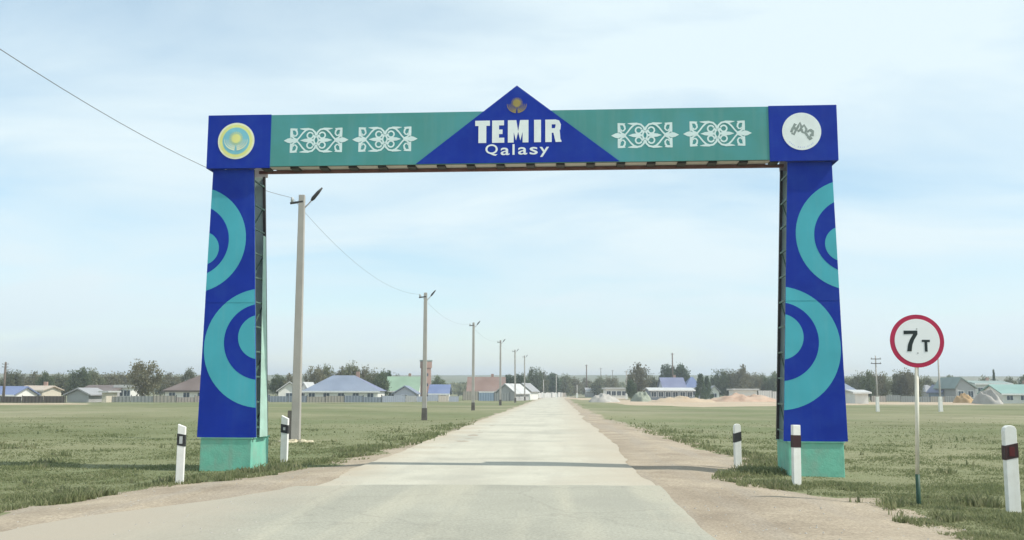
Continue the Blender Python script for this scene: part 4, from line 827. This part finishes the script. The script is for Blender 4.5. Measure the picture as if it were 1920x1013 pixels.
for x, yt, hw, d, k in ((1778, 710, 12, 230, 'green'), (1850, 712, 14, 225, 'olive'), (1896, 712, 16, 225, 'olive'), (1930, 710, 18, 215, 'green'), (1968, 708, 18, 215, 'olive')): tree(x, yt, hw, d, k, 'ADJ tree showing above the wide white house roof', 'trees over the wide white house')
for x, yt, hw, d, k in ((-25, 704, 20, 175, 'olive'), (40, 708, 18, 200, 'brown'), (100, 708, 18, 205, 'olive'), (232, 704, 16, 200, 'brown'), (300, 708, 16, 205, 'olive')): tree(x, yt, hw, d, k, 'low ADJ tree in the back row beyond the left-hand houses', 'back row of trees')
# distant woodland that reads as one belt
g = np.random.default_rng(5); pts = []; rn = []
for k in range(620):
    d = g.uniform(330, 620); x = d * g.uniform(-.68, .68); h = g.uniform(3.0, 6.0); w = g.uniform(2.5, 5); z = gz(x, d); m = 90
    q = g.normal(size=(m, 3)); q /= np.linalg.norm(q, axis=1)[:, None]; q *= g.uniform(.5, 1, (m, 1)); pts.append(np.array([x, d, z + h * .52]) + q * np.array([w, w, h * .5])); rn.append(np.clip(g.uniform(.1, .9) + g.normal(0, .12, m), 0, 1))
C = np.concatenate(pts); rn = np.concatenate(rn); n = len(C); u = g.normal(size=(n, 3)); u /= np.linalg.norm(u, axis=1)[:, None]; w = np.cross(u, g.normal(size=(n, 3))); w /= np.linalg.norm(w, axis=1)[:, None]; s = g.uniform(.4, 1.1, (n, 1)); u *= s; w *= s * .7
wm = quick_mesh('woodland', np.stack([C - u, C + w, C + u, C - w], 1).reshape(-1, 3), np.arange(4 * n), 4, np.repeat(rn, 4)); wm.materials.append(M['leaf_olive'])
tag(obj_from(wm, 'woodland'), 'distant belt of olive woodland behind the village', 'woodland', kind='stuff')

# ------------------------------------------------------------------ grass and weeds
def blades(name, n_try, ylo, yhi, seed, hmul, label, dens, weeds=False):
    g = np.random.default_rng(seed)
    u = g.uniform(0, 1, n_try); y = 1 / (1 / ylo + (1 / yhi - 1 / ylo) * u)      # even per picture row
    x = y * g.uniform(-.66, .66, n_try) 
    keep = []; hs = []; cs = []
    for k in range(n_try):
        X, Y = x[k], y[k]; e = max(xl(Y) - X, X - xr(Y)) + .30 * n2(X, Y, 1.7, 61) + .15 * n2(X, Y, 5, 62)
        if e < -.12: continue
        cl_ = n2(X, Y, .55, 63) + .6 * n2(X, Y, 1.9, 64)
        edge = math.exp(-max(0, e) / 1.3)
        if g.uniform() > dens * (1 - sstep(20, 60, Y) * .97) * (.55 + .6 * cl_ + .5 * edge) : continue
        if e < .1 and g.uniform() > .45 + cl_: continue
        if weeds:
            wn = n2(X, Y, .9, 71) + .5 * n2(X, Y, 2.6, 72) + .35 * math.exp(-abs(e - .4) / .8)
            if wn < .56: continue
            keep.append(k); hs.append(.105 * g.uniform(.5, 1.5) * min(1.8, .4 + wn)); cs.append(min(1, max(0, g.normal(.50, .22)))); continue
        keep.append(k); hs.append(hmul * (.022 + .03 * max(0, cl_ + .35) + .15 * edge * max(0, .15 + cl_) + .09 * max(0, n2(X, Y, .28, 66) - .38)) * g.uniform(.6, 1.35)); cs.append(min(1, max(0, .48 - .28 * cl_ + g.normal(0, .16))))
    x = x[keep]; y = y[keep]; h = np.array(hs); c = np.array(cs); n = len(x)
    z = np.array([gz(a, b_) for a, b_ in zip(x, y)]) - .012
    a = g.uniform(0, 6.28, n); w = (.0045 + .00042 * y) * (1.6 if weeds else 1) * g.uniform(.7, 1.5, n); ln = h * g.uniform(.1, .7, n); b_ = g.uniform(0, 6.28, n)
    ca, sa = np.cos(a) * w, np.sin(a) * w; lx, ly = np.cos(b_) * ln, np.sin(b_) * ln
    P = np.stack([x, y, z], 1)
    v0 = P - np.stack([ca, sa, 0 * ca], 1); v1 = P + np.stack([ca, sa, 0 * ca], 1); md = P + np.stack([lx * .35, ly * .35, h * .6], 1)
    v2 = md + np.stack([ca, sa, 0 * ca], 1) * .7; v3 = md - np.stack([ca, sa, 0 * ca], 1) * .7; v4 = P + np.stack([lx, ly, h], 1)
    Vv = np.stack([v0, v1, v2, v3, v4], 1).reshape(-1, 3); o = np.arange(n) * 5
    FCq = np.stack([o, o + 1, o + 2, o, o + 2, o + 3, o + 3, o + 2, o + 4], 1).ravel()
    me = quick_mesh(name, Vv, FCq, 3, np.repeat(c, 5)); me.materials.append(M['grass']); tag(obj_from(me, name), label, 'grass', kind='stuff'); return n
nb = blades('grass', 620000, 8.5, 62, 3, 1.0, 'short dry green steppe grass covering the roadside field', .95)
nb2 = blades('weeds', 260000, 8.5, 40, 13, 1.0, 'taller dark green weed clumps along the verge and around the plinths', .9, True)
print('blades', nb, nb2)
# loose pebbles on shoulder and road edge
g = np.random.default_rng(9); b = MB(); cnt = 0
while cnt < 420:
    Y = 1 / g.uniform(1 / 45, 1 / 8.8); X = Y * g.uniform(-.6, .6); e = min(X - xl(Y), xr(Y) - X)
    if e < -.3 or (X > road_x(Y) - 3.2 and X < road_x(Y) + 1.3 and g.uniform() > .04): continue
    s = g.uniform(.006, .02); z = dz(X, Y, 0) if not (-4.6 < X - .0472 * Y < 1.5) else .002; r = g.uniform(.7, 1.3, 6) * s
    b.add([(X - r[0], Y, z), (X, Y - r[1], z), (X + r[2], Y, z), (X, Y + r[3], z), (X + .2 * s, Y, z + r[4] * .8)], [(0, 1, 4), (1, 2, 4), (2, 3, 4), (3, 0, 4)]); cnt += 1
tag(b.build('gravel', M['spoil']), 'loose pebbles strewn along the dirt shoulders', 'gravel', kind='stuff')
# ------------------------------------------------------------------ haze
HAZE = 7e-4
if HAZE:
    b = MB(); b.box(-6600, 6600, -900, 6900, -6, 40); hz = MB()
    m = bpy.data.materials.new('haze'); m.use_nodes = True; t = m.node_tree; t.nodes.clear(); o_ = t.nodes.new('ShaderNodeOutputMaterial'); pv = t.nodes.new('ShaderNodeVolumePrincipled')
    pv.inputs['Color'].default_value = (.86, .93, 1, 1); pv.inputs['Density'].default_value = HAZE; pv.inputs['Anisotropy'].default_value = .2; t.links.new(pv.outputs[0], o_.inputs['Volume'])
    tag(b.build('haze', m), 'thin pale air over the steppe', 'haze', kind='stuff')
